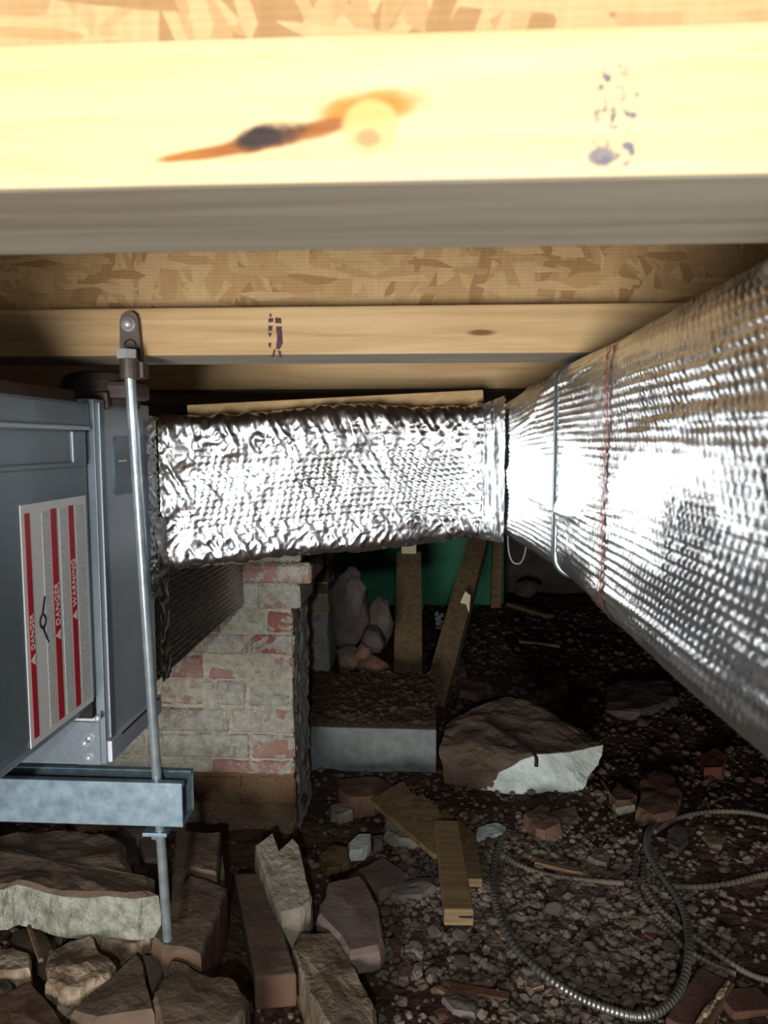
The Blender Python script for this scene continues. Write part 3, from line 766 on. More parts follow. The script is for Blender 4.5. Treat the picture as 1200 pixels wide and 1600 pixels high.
# mortar core, slightly recessed with uneven front and a lime-crusted side
nxm, nzm = 60, 90
Um, Vm = np.meshgrid(np.linspace(0, 1, nxm), np.linspace(0, 1, nzm))
xl_, xr_ = cx(118, 1100), cx(457, 1100); zl_, zh_ = -.03, cz(774)
Xm = xl_ + (xr_ - xl_) * Um; Zm = zl_ + (zh_ - zl_) * Vm
Yfm = PY0 + .0030 + (vnoise(Xm * 60, Zm * 60, 81) - .5) * .007
V1 = np.stack([Xm, Yfm, Zm], -1).reshape(-1, 3)
idx = np.arange(nxm * nzm).reshape(nzm, nxm)
F1 = np.stack([idx[:-1, :-1], idx[:-1, 1:], idx[1:, 1:], idx[1:, :-1]], -1).reshape(-1, 4)
low = V1[F1].mean(1)[:, 2] < cz(1213)  # bricks and mortar are browner below this course
npmesh('mortar_face', V1, F1[~low], 'mortar', pr_)
npmesh('mortar_face', V1, F1[low], 'mortar_brown', pr_)
MB().box((xl_, PY0 + .012, zl_), (xr_ - .002, PY1 - .012, zh_ - .002)).build('mortar_core', 'mortar', pr_)
Um, Vm = np.meshgrid(np.linspace(0, 1, 30), np.linspace(0, 1, 120))
zz = -.02 + (cz(913) + .02) * Vm
Xs = cx(459, 1100) + .003 + (vnoise(Um * 6, Vm * 26, 83) - .5) * .006 + (vnoise(Um * 20, Vm * 90, 84) - .5) * .004 + .012 * np.clip(.35 - Vm, 0, 1)
Ys = PY0 + .004 + (PY1 - PY0 - .006) * Um
V1 = np.stack([Xs, Ys, zz], -1).reshape(-1, 3); idx = np.arange(30 * 120).reshape(120, 30)
F1 = np.stack([idx[:-1, :-1], idx[:-1, 1:], idx[1:, 1:], idx[1:, :-1]], -1).reshape(-1, 4)
o = npmesh('lime_crust', V1, F1, 'mortar_side', pr_); o['label'] = 'grey lime crust on the pier side'

# footing block
fo = thing('footing_block', 'poured concrete footing block with soil-covered top beside the brick pier', 'footing', (-.2, 2.1, 0))
FYF, FYB = 1.94, 2.40
fz = atY(580, 1136, FYF).z
xr1 = atY(682, 1136, FYF).x
MB().box((-.42, FYF, -.04), (xr1, FYB, fz - .004), 0, .004).build('block', 'concrete_grey', fo)
Um, Vm = np.meshgrid(np.linspace(-.418, xr1 - .002, 70), np.linspace(FYF + .002, FYB, 70))
Zc = fz + .001 + (vnoise(Um * 30, Vm * 30, 91) * .006 + np.clip(vnoise(Um * 110, Vm * 110, 92) - .55, 0, 1) * .022) * np.clip((Vm - FYF) / .05, .1, 1)
V1 = np.stack([Um, Vm, Zc], -1).reshape(-1, 3); idx = np.arange(4900).reshape(70, 70)
F1 = np.stack([idx[:-1, :-1], idx[:-1, 1:], idx[1:, 1:], idx[1:, :-1]], -1).reshape(-1, 4)
npmesh('soil_crust', V1, F1, 'dirt_crust', fo)
# rear pier
p2 = thing('brick_pier', 'narrow old brick pier standing behind the soil-covered footing block', 'pier', (-.35, 2.5, 0))
QY = 2.44
for i, (y0, y1, mt) in enumerate([(795, 840, 'brick_old_yellow'), (843, 879, 'brick_brown'), (882, 910, 'brick_brown'), (912, 930, 'brick_brown'), (932, 958, 'brick_old_yellow'), (960, 1000, 'brick_grey'), (1002, 1050, 'brick_grey'), (1052, 1092, 'brick_brown')]):
    zA, zB = atY(500, y1, QY).z, atY(500, y0, QY).z
    me = brick_mesh((atY(420, 980, QY).x, QY, zA), (atY(514 - (i % 2) * 2, 980, QY).x, QY + .2, zB), 300 + i, .003, .006); me.materials.append(M[mt]); link('brick', me, p2)
MB().box((atY(421, 980, QY).x, QY + .006, -.03), (atY(512, 980, QY).x, QY + .195, atY(500, 800, QY).z)).build('mortar_core', 'mortar', p2)

# ------------------------------------------------------------------ timber props
def board(name, label, cat, a, b, w, th, mat, roll=0.0):
    m4, L = orient(a, b, roll)
    o = MB().box((0, -w / 2, -th / 2), (L, w / 2, th / 2), 0, min(.003, th * .15), m4).build(name, mat)
    return tag(o, label, cat)
p_a = Vector((atY(637, 1048, 2.47).x, 2.47, -.01)); p_b = atY(639, 868, 3.15)
board('timber_post', 'wide grey timber prop leaning back behind the footing block', 'post', p_a, p_b, .105, .045, 'lumber_grey_post')
q = p_b
wb = MB().box((q.x - .032, q.y - .03, q.z + .012), (q.x + .032, q.y + .03, q.z + .075), 0, .003).build('wood_block', 'pale_wood')
tag(wb, 'pale wooden block sitting on the top end of the grey prop', 'block')
p_a = Vector((atY(677, 1095, 2.46).x, 2.46, -.01)); p_b = atY(752, 830, 3.3)
br_ = board('timber_brace', 'diagonal brown timber brace rising from behind the footing corner', 'brace', p_a, p_b, .085, .05, 'lumber_dark_brace')
sp_ = MB()
sp_.prism([atY(px, py, 2.80) for px, py in ((727, 924), (735, 930), (733, 958), (728, 944), (719, 942))], (0, .004, 0))
o = sp_.build('split_face', 'pale_wood', br_); o['label'] = 'pale torn patch of bare wood'
p_ = atZ(770, 940, 0)
board('timber_post', 'thin upright timber post near the far dark wall', 'post', (p_.x, 3.96, -.01), (p_.x + .01, 3.96, .62), .055, .05, 'lumber_old')
st_ = board('timber_lath', 'thin pale green-edged lath upright beside the grey prop', 'lath', Vector((atY(659, 930, 3.9).x, 3.9, 0)), atY(659, 880, 3.9), .022, .02, 'green_paint')
# laths lying on the far soil
def stick(name, label, pa, pb, w, h, mat, cat='stick', lift=.0):
    a = atZ(*pa, .02 + lift); b = atZ(*pb, .02 + lift)
    za, zb = gh(a.x, a.y) + h / 2 + lift, gh(b.x, b.y) + h / 2 + lift
    return board(name, label, cat, Vector((a.x, a.y, za)), Vector((b.x, b.y, zb)), w, h, mat)
stick('wood_lath', 'short brown lath lying on far soil nearest the foil trunk', (796, 944), (860, 962), .045, .02, 'lumber_old', 'lath')
stick('wood_lath', 'thin pale lath lying flat on dark soil behind the boulder', (811, 1000), (875, 1004), .022, .012, 'splinter_wood', 'lath')
stick('twig', 'grey twig on dark soil beyond the white-faced boulder', (912, 1104), (934, 1078), .009, .009, 'splinter_wood', 'twig')
stick('twig', 'small twig leaning beside the white face of the boulder', (940, 1208), (952, 1228), .006, .006, 'splinter_wood', 'twig')
stick('twig', 'short bent twig on soil between prop and laths', (786, 1008), (795, 1012), .006, .006, 'splinter_wood', 'twig')
bs_ = atZ(686, 985, .0)
scr = MB().box((bs_.x - .045, bs_.y - .02, .0), (bs_.x + .045, bs_.y + .16, .006)).build('paper_scrap', 'shadow_gap')
tag(scr, 'dark wrapper scrap with white stripes on the soil beside the brace', 'scrap')
for i, (px, py, w) in enumerate(((686, 981, 12), (687, 973, 13), (684, 966, 9), (690, 962, 8), (682, 959, 6))):
    c_ = atZ(px, py, .012); hw = w / 2 * c_.y / F
    MB().prism([(c_.x - hw, c_.y - .016, .0055), (c_.x + hw, c_.y - .018, .007), (c_.x + hw * .9, c_.y + .014, .02), (c_.x - hw * .9, c_.y + .012, .012)], (0, .003, .004)).build('white_stripe', 'label_paper', scr)

# ------------------------------------------------------------------ stones
def resample(P, step):
    out = []
    n = len(P)
    for i in range(n):
        a, b = P[i], P[(i + 1) % n]; L = (b - a).length; k = max(1, int(round(L / step)))
        for j in range(k): out.append(a.lerp(b, j / k))
    return out
def slab(name, label, poly, zt, th, mats, cat='stone', seed=1, step=.012, rough=.0025, slope=(0, 0), flare=.06, group=None, round_=.006):
    rnd = random.Random(seed)
    if zt <= .066: zt = zt * .62; th = zt + .02; round_ = min(round_, zt * .3)
    P = [atZ(px, py, zt) for px, py in poly]
    P = resample(P, step); n = len(P)
    c = sum(P, Vector()) / n
    rings = []
    def ring(f, z, jit):
        r = []
        for i, p in enumerate(P):
            q = c + (p - c) * f
            d = (p - c).normalized()
            n1 = float(vnoise(q.x * 55 + seed * 9, q.y * 55 + z * 40, seed)) - .5
            n2 = float(vnoise(q.x * 28 + seed * 5, q.y * 28, seed + 7)) - .5
            j = n1 * 2.2 * jit
            zz = z + slope[0] * (q.x - c.x) + slope[1] * (q.y - c.y) + n2 * 2.0 * rough + n1 * jit
            r.append(Vector((q.x + d.x * j, q.y + d.y * j, zz)))
        return r
    rings = [ring(.33, zt + .001, rough * .3), ring(.66, zt, rough * .3), ring(.92, zt, rough * .5), ring(1.0, zt - round_, rough), ring(1 + flare * .7, zt - th * .45 - round_ * .5, rough * 1.6), ring(1 + flare * .6, zt - th, rough)]
    vs = [Vector((c.x, c.y, zt + .002))]; fs = []; mi = []
    for r in rings: vs += r
    for i in range(n): fs.append((0, 1 + i, 1 + (i + 1) % n)); mi.append(0)
    for k in range(len(rings) - 1):
        for i in range(n):
            a = 1 + k * n; b = a + n
            fs.append((a + i, b + i, b + (i + 1) % n, a + (i + 1) % n)); mi.append(0 if k < 3 else 1)
    fs.append(tuple(1 + (len(rings) - 1) * n + i for i in range(n))); mi.append(0)
    mats = mats if isinstance(mats, list) else [mats]
    mb = MB(); mb.v = [tuple(v) for v in vs]; mb.f = fs; mb.mi = mi if len(mats) > 1 else [0] * len(fs)
    o = mb.build(name, mats)
    tag(o, label, cat, group)
    return o
def rock_mesh(size, seed, sub=2, cuts=9):
    rnd = random.Random(seed)
    bm = bmesh.new(); bmesh.ops.create_icosphere(bm, subdivisions=sub, radius=1.0)
    for _ in range(cuts):
        n = Vector((rnd.gauss(0, 1), rnd.gauss(0, 1), rnd.gauss(0, 1))).normalized(); d = rnd.uniform(.58, .85)
        for v in bm.verts:
            e = v.co.dot(n) - d
            if e > 0: v.co -= n * e
    for v in bm.verts:
        v.co *= 1 + rnd.uniform(-.03, .03)
        v.co = Vector((v.co.x * size[0], v.co.y * size[1], v.co.z * size[2]))
    me = bpy.data.meshes.new('stone'); bm.to_mesh(me); bm.free()
    return me
def rock(name, label, px, py, w, h, mat, seed, cat='stone', rz=None, Y=None, dep=1.0, z=None, group=None, sink=.2):
    """px,py: centre in the photograph, w,h: apparent size in pixels"""
    if Y is None:
        p = atZ(px, py + h * .42, .01); Y = p.y + .0
    p = atY(px, py, Y)
    sx, sz = w / 2 * Y / F / .86, h / 2 * Y / F / .86
    me = rock_mesh((sx, sx * dep, sz), seed, 2 if w < 60 else 3); me.materials.append(M[mat])
    o = link(name, me); o.location = p; o.rotation_euler = (0, 0, rz if rz is not None else 0)
    tag(o, label, cat, group)
    return o

slab('concrete_slab', 'large broken concrete slab with pale fractured edge below the strut', [(-90, 1305), (0, 1302), (60, 1296), (165, 1299), (181, 1306), (197, 1318), (196, 1348), (212, 1362), (240, 1370), (246, 1396), (212, 1402), (150, 1396), (100, 1394), (60, 1384), (25, 1378), (10, 1384), (-60, 1384)], .185, .075, ['stone_brown', 'concrete_broken'], 'concrete slab', 1, rough=.005, flare=.02)
slab('stone', 'pinkish conglomerate chunk tucked under the concrete slab edge near the rod tip', [(150, 1434), (200, 1424), (246, 1418), (252, 1438), (234, 1466), (214, 1474), (180, 1470), (152, 1460)], .115, .11, 'stone_speckled', seed=2, rough=.004)
slab('stone', 'lumpy pale-speckled stone below the concrete slab', [(108, 1466), (140, 1460), (165, 1490), (183, 1500), (172, 1516), (150, 1530), (125, 1540), (100, 1540), (75, 1530), (70, 1512), (80, 1482)], .12, .10, 'stone_speckled', seed=3, rough=.007)
slab('stone', 'olive-grey stone at the frame edge under the slab', [(-20, 1482), (20, 1478), (46, 1490), (48, 1515), (20, 1520), (-20, 1516)], .11, .1, 'stone_speckled', seed=4, rough=.004)
slab('stone', 'brown earth-covered stone directly under the slab front', [(20, 1455), (60, 1445), (100, 1455), (85, 1480), (70, 1500), (50, 1490), (22, 1478)], .09, .08, 'stone_brown', seed=5, rough=.004)
slab('stone', 'small dark rounded stone in the bottom corner heap', [(-20, 1528), (10, 1524), (22, 1540), (16, 1560), (-20, 1566)], .10, .1, 'stone_dark', seed=6)
slab('stone', 'broad reddish-brown flat stone at the bottom corner', [(45, 1532), (70, 1552), (98, 1590), (112, 1625), (-30, 1625), (-30, 1572)], .10, .09, 'stone_red', seed=7)
slab('stone', 'wide brown stone with a raised ridge at the bottom edge', [(214, 1486), (224, 1502), (242, 1588), (150, 1590), (108, 1572), (140, 1545), (172, 1520)], .115, .11, 'stone_brown', seed=8, slope=(.15, 0))
slab('stone', 'thin shard wedged between two brown stones below the rod', [(222, 1490), (250, 1492), (256, 1510), (246, 1532), (237, 1556)], .105, .1, 'stone_purple', seed=9)
slab('stone', 'pointed pale-brown stone with ragged edge at bottom below the rod', [(268, 1497), (290, 1502), (312, 1515), (368, 1532), (390, 1560), (382, 1582), (362, 1606), (250, 1606), (243, 1560), (255, 1522)], .125, .12, 'stone_brown', seed=10, rough=.004)
slab('stone', 'flat brown slab stone with reddened end behind the rod tip', [(297, 1362), (320, 1368), (354, 1386), (345, 1420), (327, 1458), (314, 1496), (285, 1486), (252, 1480), (236, 1466), (250, 1445), (264, 1410)], .135, .10, ['stone_brown', 'stone_red'], seed=11)
slab('stone', 'square brown block against the pier base behind the rod', [(274, 1297), (344, 1299), (344, 1330), (339, 1364), (320, 1362), (297, 1356), (280, 1372), (268, 1366)], .135, .13, 'stone_brown', seed=12, rough=.003)
slab('stone', 'sliver of pale stone beside the square brown block', [(341, 1338), (348, 1332), (350, 1360), (342, 1374), (338, 1368)], .10, .09, 'stone_pale', seed=13)
slab('stone', 'small purple-brown stone beside the slab and rod', [(216, 1309), (244, 1302), (248, 1342), (226, 1344)], .10, .1, 'stone_purple', seed=14)
slab('stone', 'small brown pebble-like stone in the gap of slab and rod', [(206, 1346), (234, 1350), (230, 1366), (209, 1363)], .09, .08, 'stone_brown', seed=15)
slab('stone', 'dusty flat stone beneath the strut at the slab back', [(182, 1296), (240, 1291), (240, 1304), (202, 1313)], .10, .1, 'stone_grey', seed=16)
# long brick-like block
def block_px(name, label, top, th, mat, cat, zt, seed):
    P = [atZ(px, py, zt) for px, py in top]
    mb = MB().prism([(p.x, p.y, zt - th) for p in P], (0, 0, th))
    o = mb.build(name, mat)
    o.data.materials.append(M['stone_red'])
    for p in o.data.polygons:
        if p.normal.y < -.6: p.material_index = 1
    b = o.modifiers.new('bevel', 'BEVEL'); b.width = .004; b.segments = 2
    return tag(o, label, cat)
block_px('paving_brick', 'long flat dusty brick lying end-on below the pier', [(366, 1365), (415, 1363), (464, 1522), (398, 1528)], .055, 'stone_brown', 'brick', .075, 1)
slab('stone', 'pale mortar-coated chunk with a notch against the pier corner', [(400, 1326), (424, 1312), (435, 1336), (458, 1319), (468, 1326), (487, 1388), (485, 1398), (470, 1408), (440, 1412), (433, 1404), (415, 1364)], .115, .10, 'stone_pale', seed=18, rough=.003, slope=(0, .2))
slab('stone', 'smooth grey flat slab leaning on the long pale stone', [(512, 1377), (560, 1364), (572, 1376), (594, 1420), (600, 1468), (592, 1480), (547, 1490), (530, 1460), (497, 1428), (500, 1410), (510, 1396)], .085, .035, 'stone_purple', seed=19, rough=.0018)
slab('stone', 'long rough pale-brown stone at the bottom edge beside the dusty brick', [(468, 1454), (520, 1452), (545, 1490), (570, 1540), (590, 1578), (588, 1618), (522, 1618), (478, 1542), (464, 1500), (456, 1482)], .075, .085, 'stone_tan', seed=20, rough=.004)
slab('stone', 'dark flat triangular stone behind the smooth grey slab', [(545, 1365), (598, 1337), (638, 1364), (622, 1386), (592, 1392), (580, 1380)], .045, .05, 'stone_purple', seed=21)
slab('stone', 'rough oval stone between dark flat stone and wooden offcut', [(612, 1388), (650, 1373), (675, 1368), (679, 1384), (660, 1398), (622, 1402), (608, 1398)], .035, .045, 'stone_grey', seed=22, rough=.004)
slab('brick_chunk', 'orange-red brick chunk in front of the footing block', [(527, 1216), (560, 1211), (590, 1213), (612, 1222), (616, 1230), (585, 1244), (545, 1248), (530, 1236)], .065, .075, 'brick_orange', 'brick', seed=23, rough=.003)
slab('stone', 'pale grey lump beside the orange brick chunk', [(516, 1256), (540, 1252), (550, 1266), (530, 1274), (518, 1268)], .035, .045, 'stone_pale', seed=24, rough=.003)
slab('stone', 'bright angular pale stone on gravel below the orange brick', [(543, 1318), (560, 1304), (580, 1302), (580, 1314), (566, 1326), (546, 1328)], .03, .04, 'plaster_white', seed=25, rough=.003)
slab('stone', 'layered grey stone under the torn board scrap', [(601, 1276), (625, 1272), (650, 1300), (655, 1312), (625, 1310), (603, 1296)], .035, .05, 'stone_pale', seed=26, rough=.004)
slab('clod', 'olive clod of earth near the pier side', [(496, 1336), (520, 1320), (543, 1324), (545, 1340), (530, 1352), (512, 1356)], .035, .045, 'clod_olive', 'clod', seed=27, rough=.006)
slab('stone', 'small grey stone beside the bright angular one', [(583, 1306), (598, 1304), (598, 1316), (584, 1320)], .022, .03, 'stone_grey', seed=28)
slab('brick_chunk', 'red brick fragment leaning against the boulder foot', [(818, 1272), (845, 1256), (858, 1266), (878, 1288), (852, 1300), (838, 1296)], .055, .06, 'brick_orange', 'brick', seed=29, rough=.004)
slab('stone', 'flat brown stone under the boulder front beside the brick fragment', [(860, 1268), (900, 1258), (905, 1275), (880, 1300), (868, 1300)], .02, .03, 'stone_brown', seed=30)
slab('stone', 'pale glassy shard at the cable end by the boulder', [(746, 1292), (778, 1285), (790, 1290), (786, 1302), (752, 1312), (742, 1306)], .025, .03, 'plaster_white', seed=31, rough=.003)
slab('stone', 'tall double-lobed brown stone above the cable loop', [(1000, 1208), (1030, 1200), (1055, 1212), (1064, 1236), (1056, 1268), (1020, 1276), (994, 1262), (1002, 1236)], .05, .06, 'stone_red', seed=32, rough=.004)
slab('stone', 'small square brown stone between boulder and double-lobed stone', [(952, 1240), (966, 1224), (996, 1242), (985, 1250), (962, 1252)], .035, .045, 'stone_red', seed=33)
slab('stone', 'thin pale sliver in front of the small square stone', [(958, 1256), (990, 1250), (992, 1258), (962, 1264)], .02, .03, 'stone_pale', seed=34)
slab('stone', 'rounded dark stone inside the upper cable bend', [(1042, 1296), (1058, 1286), (1074, 1294), (1076, 1312), (1060, 1328), (1044, 1318)], .03, .04, 'stone_dark', seed=35)
slab('stone', 'pentagonal brown stone beneath the highest cable', [(1088, 1288), (1112, 1286), (1134, 1306), (1128, 1322), (1112, 1322), (1096, 1306)], .025, .035, 'stone_brown', seed=36)
slab('stone', 'flat arrow-shaped grey stone on gravel left of the cable bend', [(918, 1336), (938, 1325), (958, 1328), (948, 1348), (930, 1344)], .02, .03, 'stone_grey', seed=37)
slab('brick_chunk', 'dark red brick half-buried under the foil trunk', [(1096, 1178), (1118, 1168), (1136, 1178), (1128, 1200), (1100, 1200)], .05, .07, 'brick_dark_red', 'brick', seed=38, rough=.003)
slab('stone', 'broad dark slab beyond the boulder under the foil trunk', [(950, 1068), (990, 1058), (1050, 1064), (1060, 1090), (1000, 1112), (945, 1106)], .05, .06, 'stone_dark', seed=39, rough=.004)
slab('brick_chunk', 'brown brick on dark soil behind the boulder', [(848, 1054), (884, 1050), (888, 1072), (850, 1076)], .055, .06, ['dirt_crust', 'brick_orange'], 'brick', seed=40)
slab('stone', 'grey stone on soil right behind the diagonal brace foot', [(700, 1036), (724, 1026), (728, 1050), (712, 1060), (696, 1058)], .04, .05, 'stone_grey', seed=41)
slab('stone', 'reddish rubble lump between brace foot and boulder', [(712, 1062), (750, 1056), (766, 1070), (745, 1084), (718, 1080)], .03, .04, 'stone_red', seed=42, rough=.005)
slab('stone', 'blocky grey stone near bottom beside the bark strip', [(690, 1556), (712, 1553), (745, 1566), (742, 1584), (708, 1578)], .035, .04, 'stone_grey', seed=43, rough=.003)
slab('brick_chunk', 'small red brick bit at the bottom edge', [(676, 1578), (698, 1574), (706, 1592), (684, 1600)], .02, .03, 'brick_orange', 'brick', seed=44)
slab('stone', 'bone-white flake on reddish soil', [(632, 1478), (645, 1474), (664, 1488), (660, 1498), (648, 1490), (634, 1486)], .015, .02, 'stone_pale', seed=45)
slab('stone', 'egg-shaped cream pebble below the bone-white flake', [(648, 1504), (660, 1502), (660, 1520), (652, 1528), (645, 1516)], .015, .02, 'stone_pale', seed=46)
slab('stone', 'dark brown stone beside the cream pebble', [(622, 1506), (636, 1496), (644, 1508), (638, 1528), (622, 1528)], .02, .03, 'stone_brown', seed=47)
# stones heaped behind the footing
rock('boulder', 'tall dark boulder with pale edge behind the footing block', 546, 955, 66, 130, 'stone_dark', 51, 'boulder', Y=2.56, dep=.6)
rock('boulder', 'rounded purple boulder leaning beside the tall dark one', 592, 972, 50, 74, 'stone_dark', 52, 'boulder', Y=2.60, dep=.7)
rock('stone', 'small blue-grey stone wedged under the rounded purple boulder', 585, 1001, 38, 42, 'stone_dark', 53, Y=2.52)
rock('brick_chunk', 'small orange brick bit between stones behind the footing', 566, 1018, 28, 26, 'brick_orange', 54, 'brick', Y=2.49)
rock('stone', 'brown stone low behind the footing beside the rear pier', 545, 1030, 46, 44, 'stone_brown', 55, Y=2.5)
rock('stone', 'reddish dark stone behind the footing at the prop foot', 583, 1040, 54, 44, 'stone_red', 56, Y=2.5)
rock('stone', 'pale upper chunk resting on the tall dark boulder', 556, 930, 34, 60, 'stone_grey', 57, Y=2.53)
rock('stone', 'dark far stone near the thin upright post', 822, 922, 44, 30, 'stone_dark', 58, Y=4.22)
# the white-faced boulder
bpts = [(698, 1130, 2.10), (735, 1108, 2.16), (790, 1088, 2.22), (820, 1094, 2.2), (852, 1114, 2.15), (885, 1128, 2.08), (908, 1138, 2.04), (943, 1164, 1.93), (840, 1180, 1.87), (890, 1175, 1.895),
        (690, 1150, 2.0), (688, 1180, 1.94), (694, 1222, 1.89), (735, 1256, 1.84), (765, 1268, 1.82), (800, 1278, 1.80), (850, 1273, 1.81), (880, 1262, 1.82), (908, 1238, 1.85), (935, 1195, 1.90), (760, 1215, 1.84), (800, 1192, 1.86)]
bm = bmesh.new()
for px, py, y in bpts: bm.verts.new(atY(px, py, y))
for x, y in ((atY(705, 1130, 2.1).x, 2.1), (atY(790, 1100, 2.2).x, 2.18), (atY(890, 1130, 2.05).x, 2.02)): bm.verts.new((x, y, -.01))
r_ = bmesh.ops.convex_hull(bm, input=bm.verts)
bmesh.ops.delete(bm, geom=[g for g in r_['geom_interior'] if isinstance(g, bmesh.types.BMVert)], context='VERTS')
bmesh.ops.triangulate(bm, faces=bm.faces)
for _ in range(4): 
    bmesh.ops.subdivide_edges(bm, edges=[e for e in bm.edges if e.calc_length() > .016], cuts=1, use_grid_fill=True)
    bmesh.ops.triangulate(bm, faces=bm.faces)
bm.normal_update()
pa = atY(822, 1176, 1.87); pb_ = atY(742, 1240, 1.84)
for f in bm.faces:
    nrm = f.normal; cc = f.calc_center_median()
    f.material_index = 1 if (nrm.y < -.3 and nrm.z < .62 and cc.x > pa.x + (pb_.x - pa.x) * (pa.z - cc.z) / (pa.z - pb_.z) + .008 * math.sin(cc.z * 110)) else 0
co = np.array([v.co for v in bm.verts]); 
for v in bm.verts:
    n_ = v.normal; a = v.co
    d = (float(vnoise(a.x * 18 + a.z * 7, a.y * 18 + a.z * 13, 95)) - .5) * .012 + (float(vnoise(a.x * 60 + a.z * 30, a.y * 60 + a.z * 40, 96)) - .5) * .005
    v.co = a + n_ * d
me = bpy.data.meshes.new('boulder'); bm.to_mesh(me); bm.free()
me.materials.append(M['stone_brown']); me.materials.append(M['plaster_white'])
bo = link('boulder', me); tag(bo, 'big boulder with brown top and bright white broken face', 'boulder')
ck = MB(); pts = [atY(px, py, y) for px, py, y in ((760, 1128, 2.06), (790, 1145, 1.985), (812, 1160, 1.93), (836, 1180, 1.868), (838, 1198, 1.855))]
ck.tube(smooth_path(pts, 14), .005, 6); o = ck.build('crack', 'shadow_gap', bo)

# ------------------------------------------------------------------ OSB scrap, offcuts, foil bit
def plate_px(name, label, poly, zt, th, mat, cat, tilt=(0, 0), base=None):
    P = [atZ(px, py, zt) for px, py in poly]
    c = sum(P, Vector()) / len(P)
    P = [Vector((p.x, p.y, zt + tilt[0] * (p.x - c.x) + tilt[1] * (p.y - c.y))) for p in P]
    o = MB().prism([p - Vector((0, 0, th)) for p in P], (0, 0, th)).build(name, mat)
    return tag(o, label, cat)
rnd = random.Random(5)
edge = [(578, 1250), (630, 1224)]
for i in range(9):
    t = i / 8; edge += [(632 + 100 * t + rnd.uniform(-3, 3), 1226 + 60 * t + rnd.uniform(-2, 2)), (640 + 98 * t + rnd.uniform(-2, 5), 1234 + 58 * t + rnd.uniform(3, 8))]
edge += [(742, 1300), (722, 1316), (690, 1326), (678, 1328)]
plate_px('board_scrap', 'torn triangular strand-board scrap with splintered edge in front of the boulder', edge, .055, .012, 'osb_scrap', 'board', (0, .05))
def offcut(name, label, a, b, w, th, mat, zc):
    pa, pb = atZ(*a, zc), atZ(*b, zc)
    return board(name, label, 'wood offcut', pa, pb, w, th, mat)
o = offcut('wood_offcut', 'tan wooden offcut with a split end resting on the board scrap', (697, 1292), (717, 1434), .052, .030, 'lumber_offcut', .072)
e = atZ(717, 1434, .072)
ck = MB().box((e.x + .000, e.y - .0012, .0725), (e.x + .024, e.y + .002, .0755)).build('split', 'shadow_gap', o)
offcut('wood_offcut', 'weathered brown lath lying beside the tan offcut', (733, 1306), (742, 1380), .030, .018, 'lumber_old', .022)
fb = rock('foil_scrap', 'tiny crumpled silver foil scrap beside the dusty brick', 478, 1437, 22, 16, 'foil_tape', 77, 'scrap')
stick('splinter', 'thin wood splinter at the bottom corner beside speckled stone', (47, 1486), (66, 1544), .006, .006, 'lumber_old', 'splinter', .09)
stick('bark_strip', 'reddish bark strip lying upright on soil below grey slab', (624, 1436), (620, 1490), .012, .008, 'bark_red', 'bark')
stick('bark_strip', 'dark bark strip near the bottom above blocky stone', (705, 1536), (795, 1550), .018, .012, 'bark_red', 'bark')
stick('bark_strip', 'brown bark sliver crossing behind the blocky stone', (684, 1534), (735, 1560), .010, .008, 'lumber_old', 'bark')
stick('splinter', 'pale splinter on red soil inside the cable loop', (1002, 1428), (1038, 1444), .012, .006, 'splinter_wood', 'splinter')
stick('bark_strip', 'reddish wood strip below the pale splinter', (1010, 1442), (1058, 1468), .016, .008, 'bark_red', 'bark')
stick('splinter', 'orange-brown chip under the thick cable at bottom', (812, 1500), (842, 1535), .022, .008, 'splinter_wood', 'splinter')
stick('twig', 'thin grey twig touching the cable loop', (754, 1424), (786, 1458), .007, .007, 'lumber_old', 'twig')
o = stick('board_scrap', 'rotten dark board scrap with torn pale edge at bottom corner', (1120, 1520), (1068, 1606), .055, .02, 'bark_red', 'board')
a = atZ(1130, 1524, .03); b = atZ(1072, 1606, .03)
ed = MB()
for i in range(9):
    p = a.lerp(b, i / 8); q = a.lerp(b, min(1, (i + .8) / 8)); w = .004 + .005 * ((i * 7) % 3) / 2
    ed.prism([(p.x + .006, p.y, gh(p.x, p.y) + .017), (p.x + .006 + w, p.y - .002, gh(p.x, p.y) + .018), (q.x + .006 + w, q.y, gh(q.x, q.y) + .018), (q.x + .006, q.y, gh(q.x, q.y) + .017)], (0, 0, .008))
oo = ed.build('torn_edge', 'splinter_wood', o); oo['label'] = 'pale torn edge'
stick('lumber_scrap', 'half-buried rotten plank at the bottom corner beyond the torn board', (1130, 1560), (1200, 1545), .05, .014, 'bark_red', 'board')
stick('wood_lath', 'flat brown lath on gravel below the boulder', (836, 1340), (922, 1356), .018, .01, 'lumber_old', 'lath')

# ------------------------------------------------------------------ cables
def cable(label, pts, r, mat, ribs=True, lifts=None):
    W = []
    for i, (px, py) in enumerate(pts):
        p = atZ(px, py, .02); l = (lifts[i] if lifts else 0)
        z = gh(p.x, p.y) + r + .003 + l
        p = atZ(px, py, z); W.append(Vector((p.x, p.y, z)))
    L = sum((W[i + 1] - W[i]).length for i in range(len(W) - 1))
    n = int(L / .0016) if ribs else 60
    P = smooth_path(W, n)
    rr = [r * (1 + (.10 * math.sin(i / 3.2 * math.pi * 1.0) if ribs else 0)) for i in range(n + 1)]
    o = MB().tube(P, rr, 10).build('armored_cable', mat, None, True)
    return tag(o, label, 'cable')
cable('ribbed steel armored cable bent in a big loop on gravel', [(783, 1312), (773, 1350), (772, 1395), (780, 1432), (806, 1482), (850, 1523), (900, 1556), (950, 1577), (1000, 1588), (1040, 1574), (1066, 1538), (1076, 1490), (1074, 1445), (1060, 1405), (1030, 1362), (1012, 1330), (1012, 1305), (1022, 1290)], .0070, 'cable_steel', True, [.01, .01, .008, .004, 0, 0, 0, .0, .008, .012, .015, .018, .02, .018, .014, .01, .006, .004])
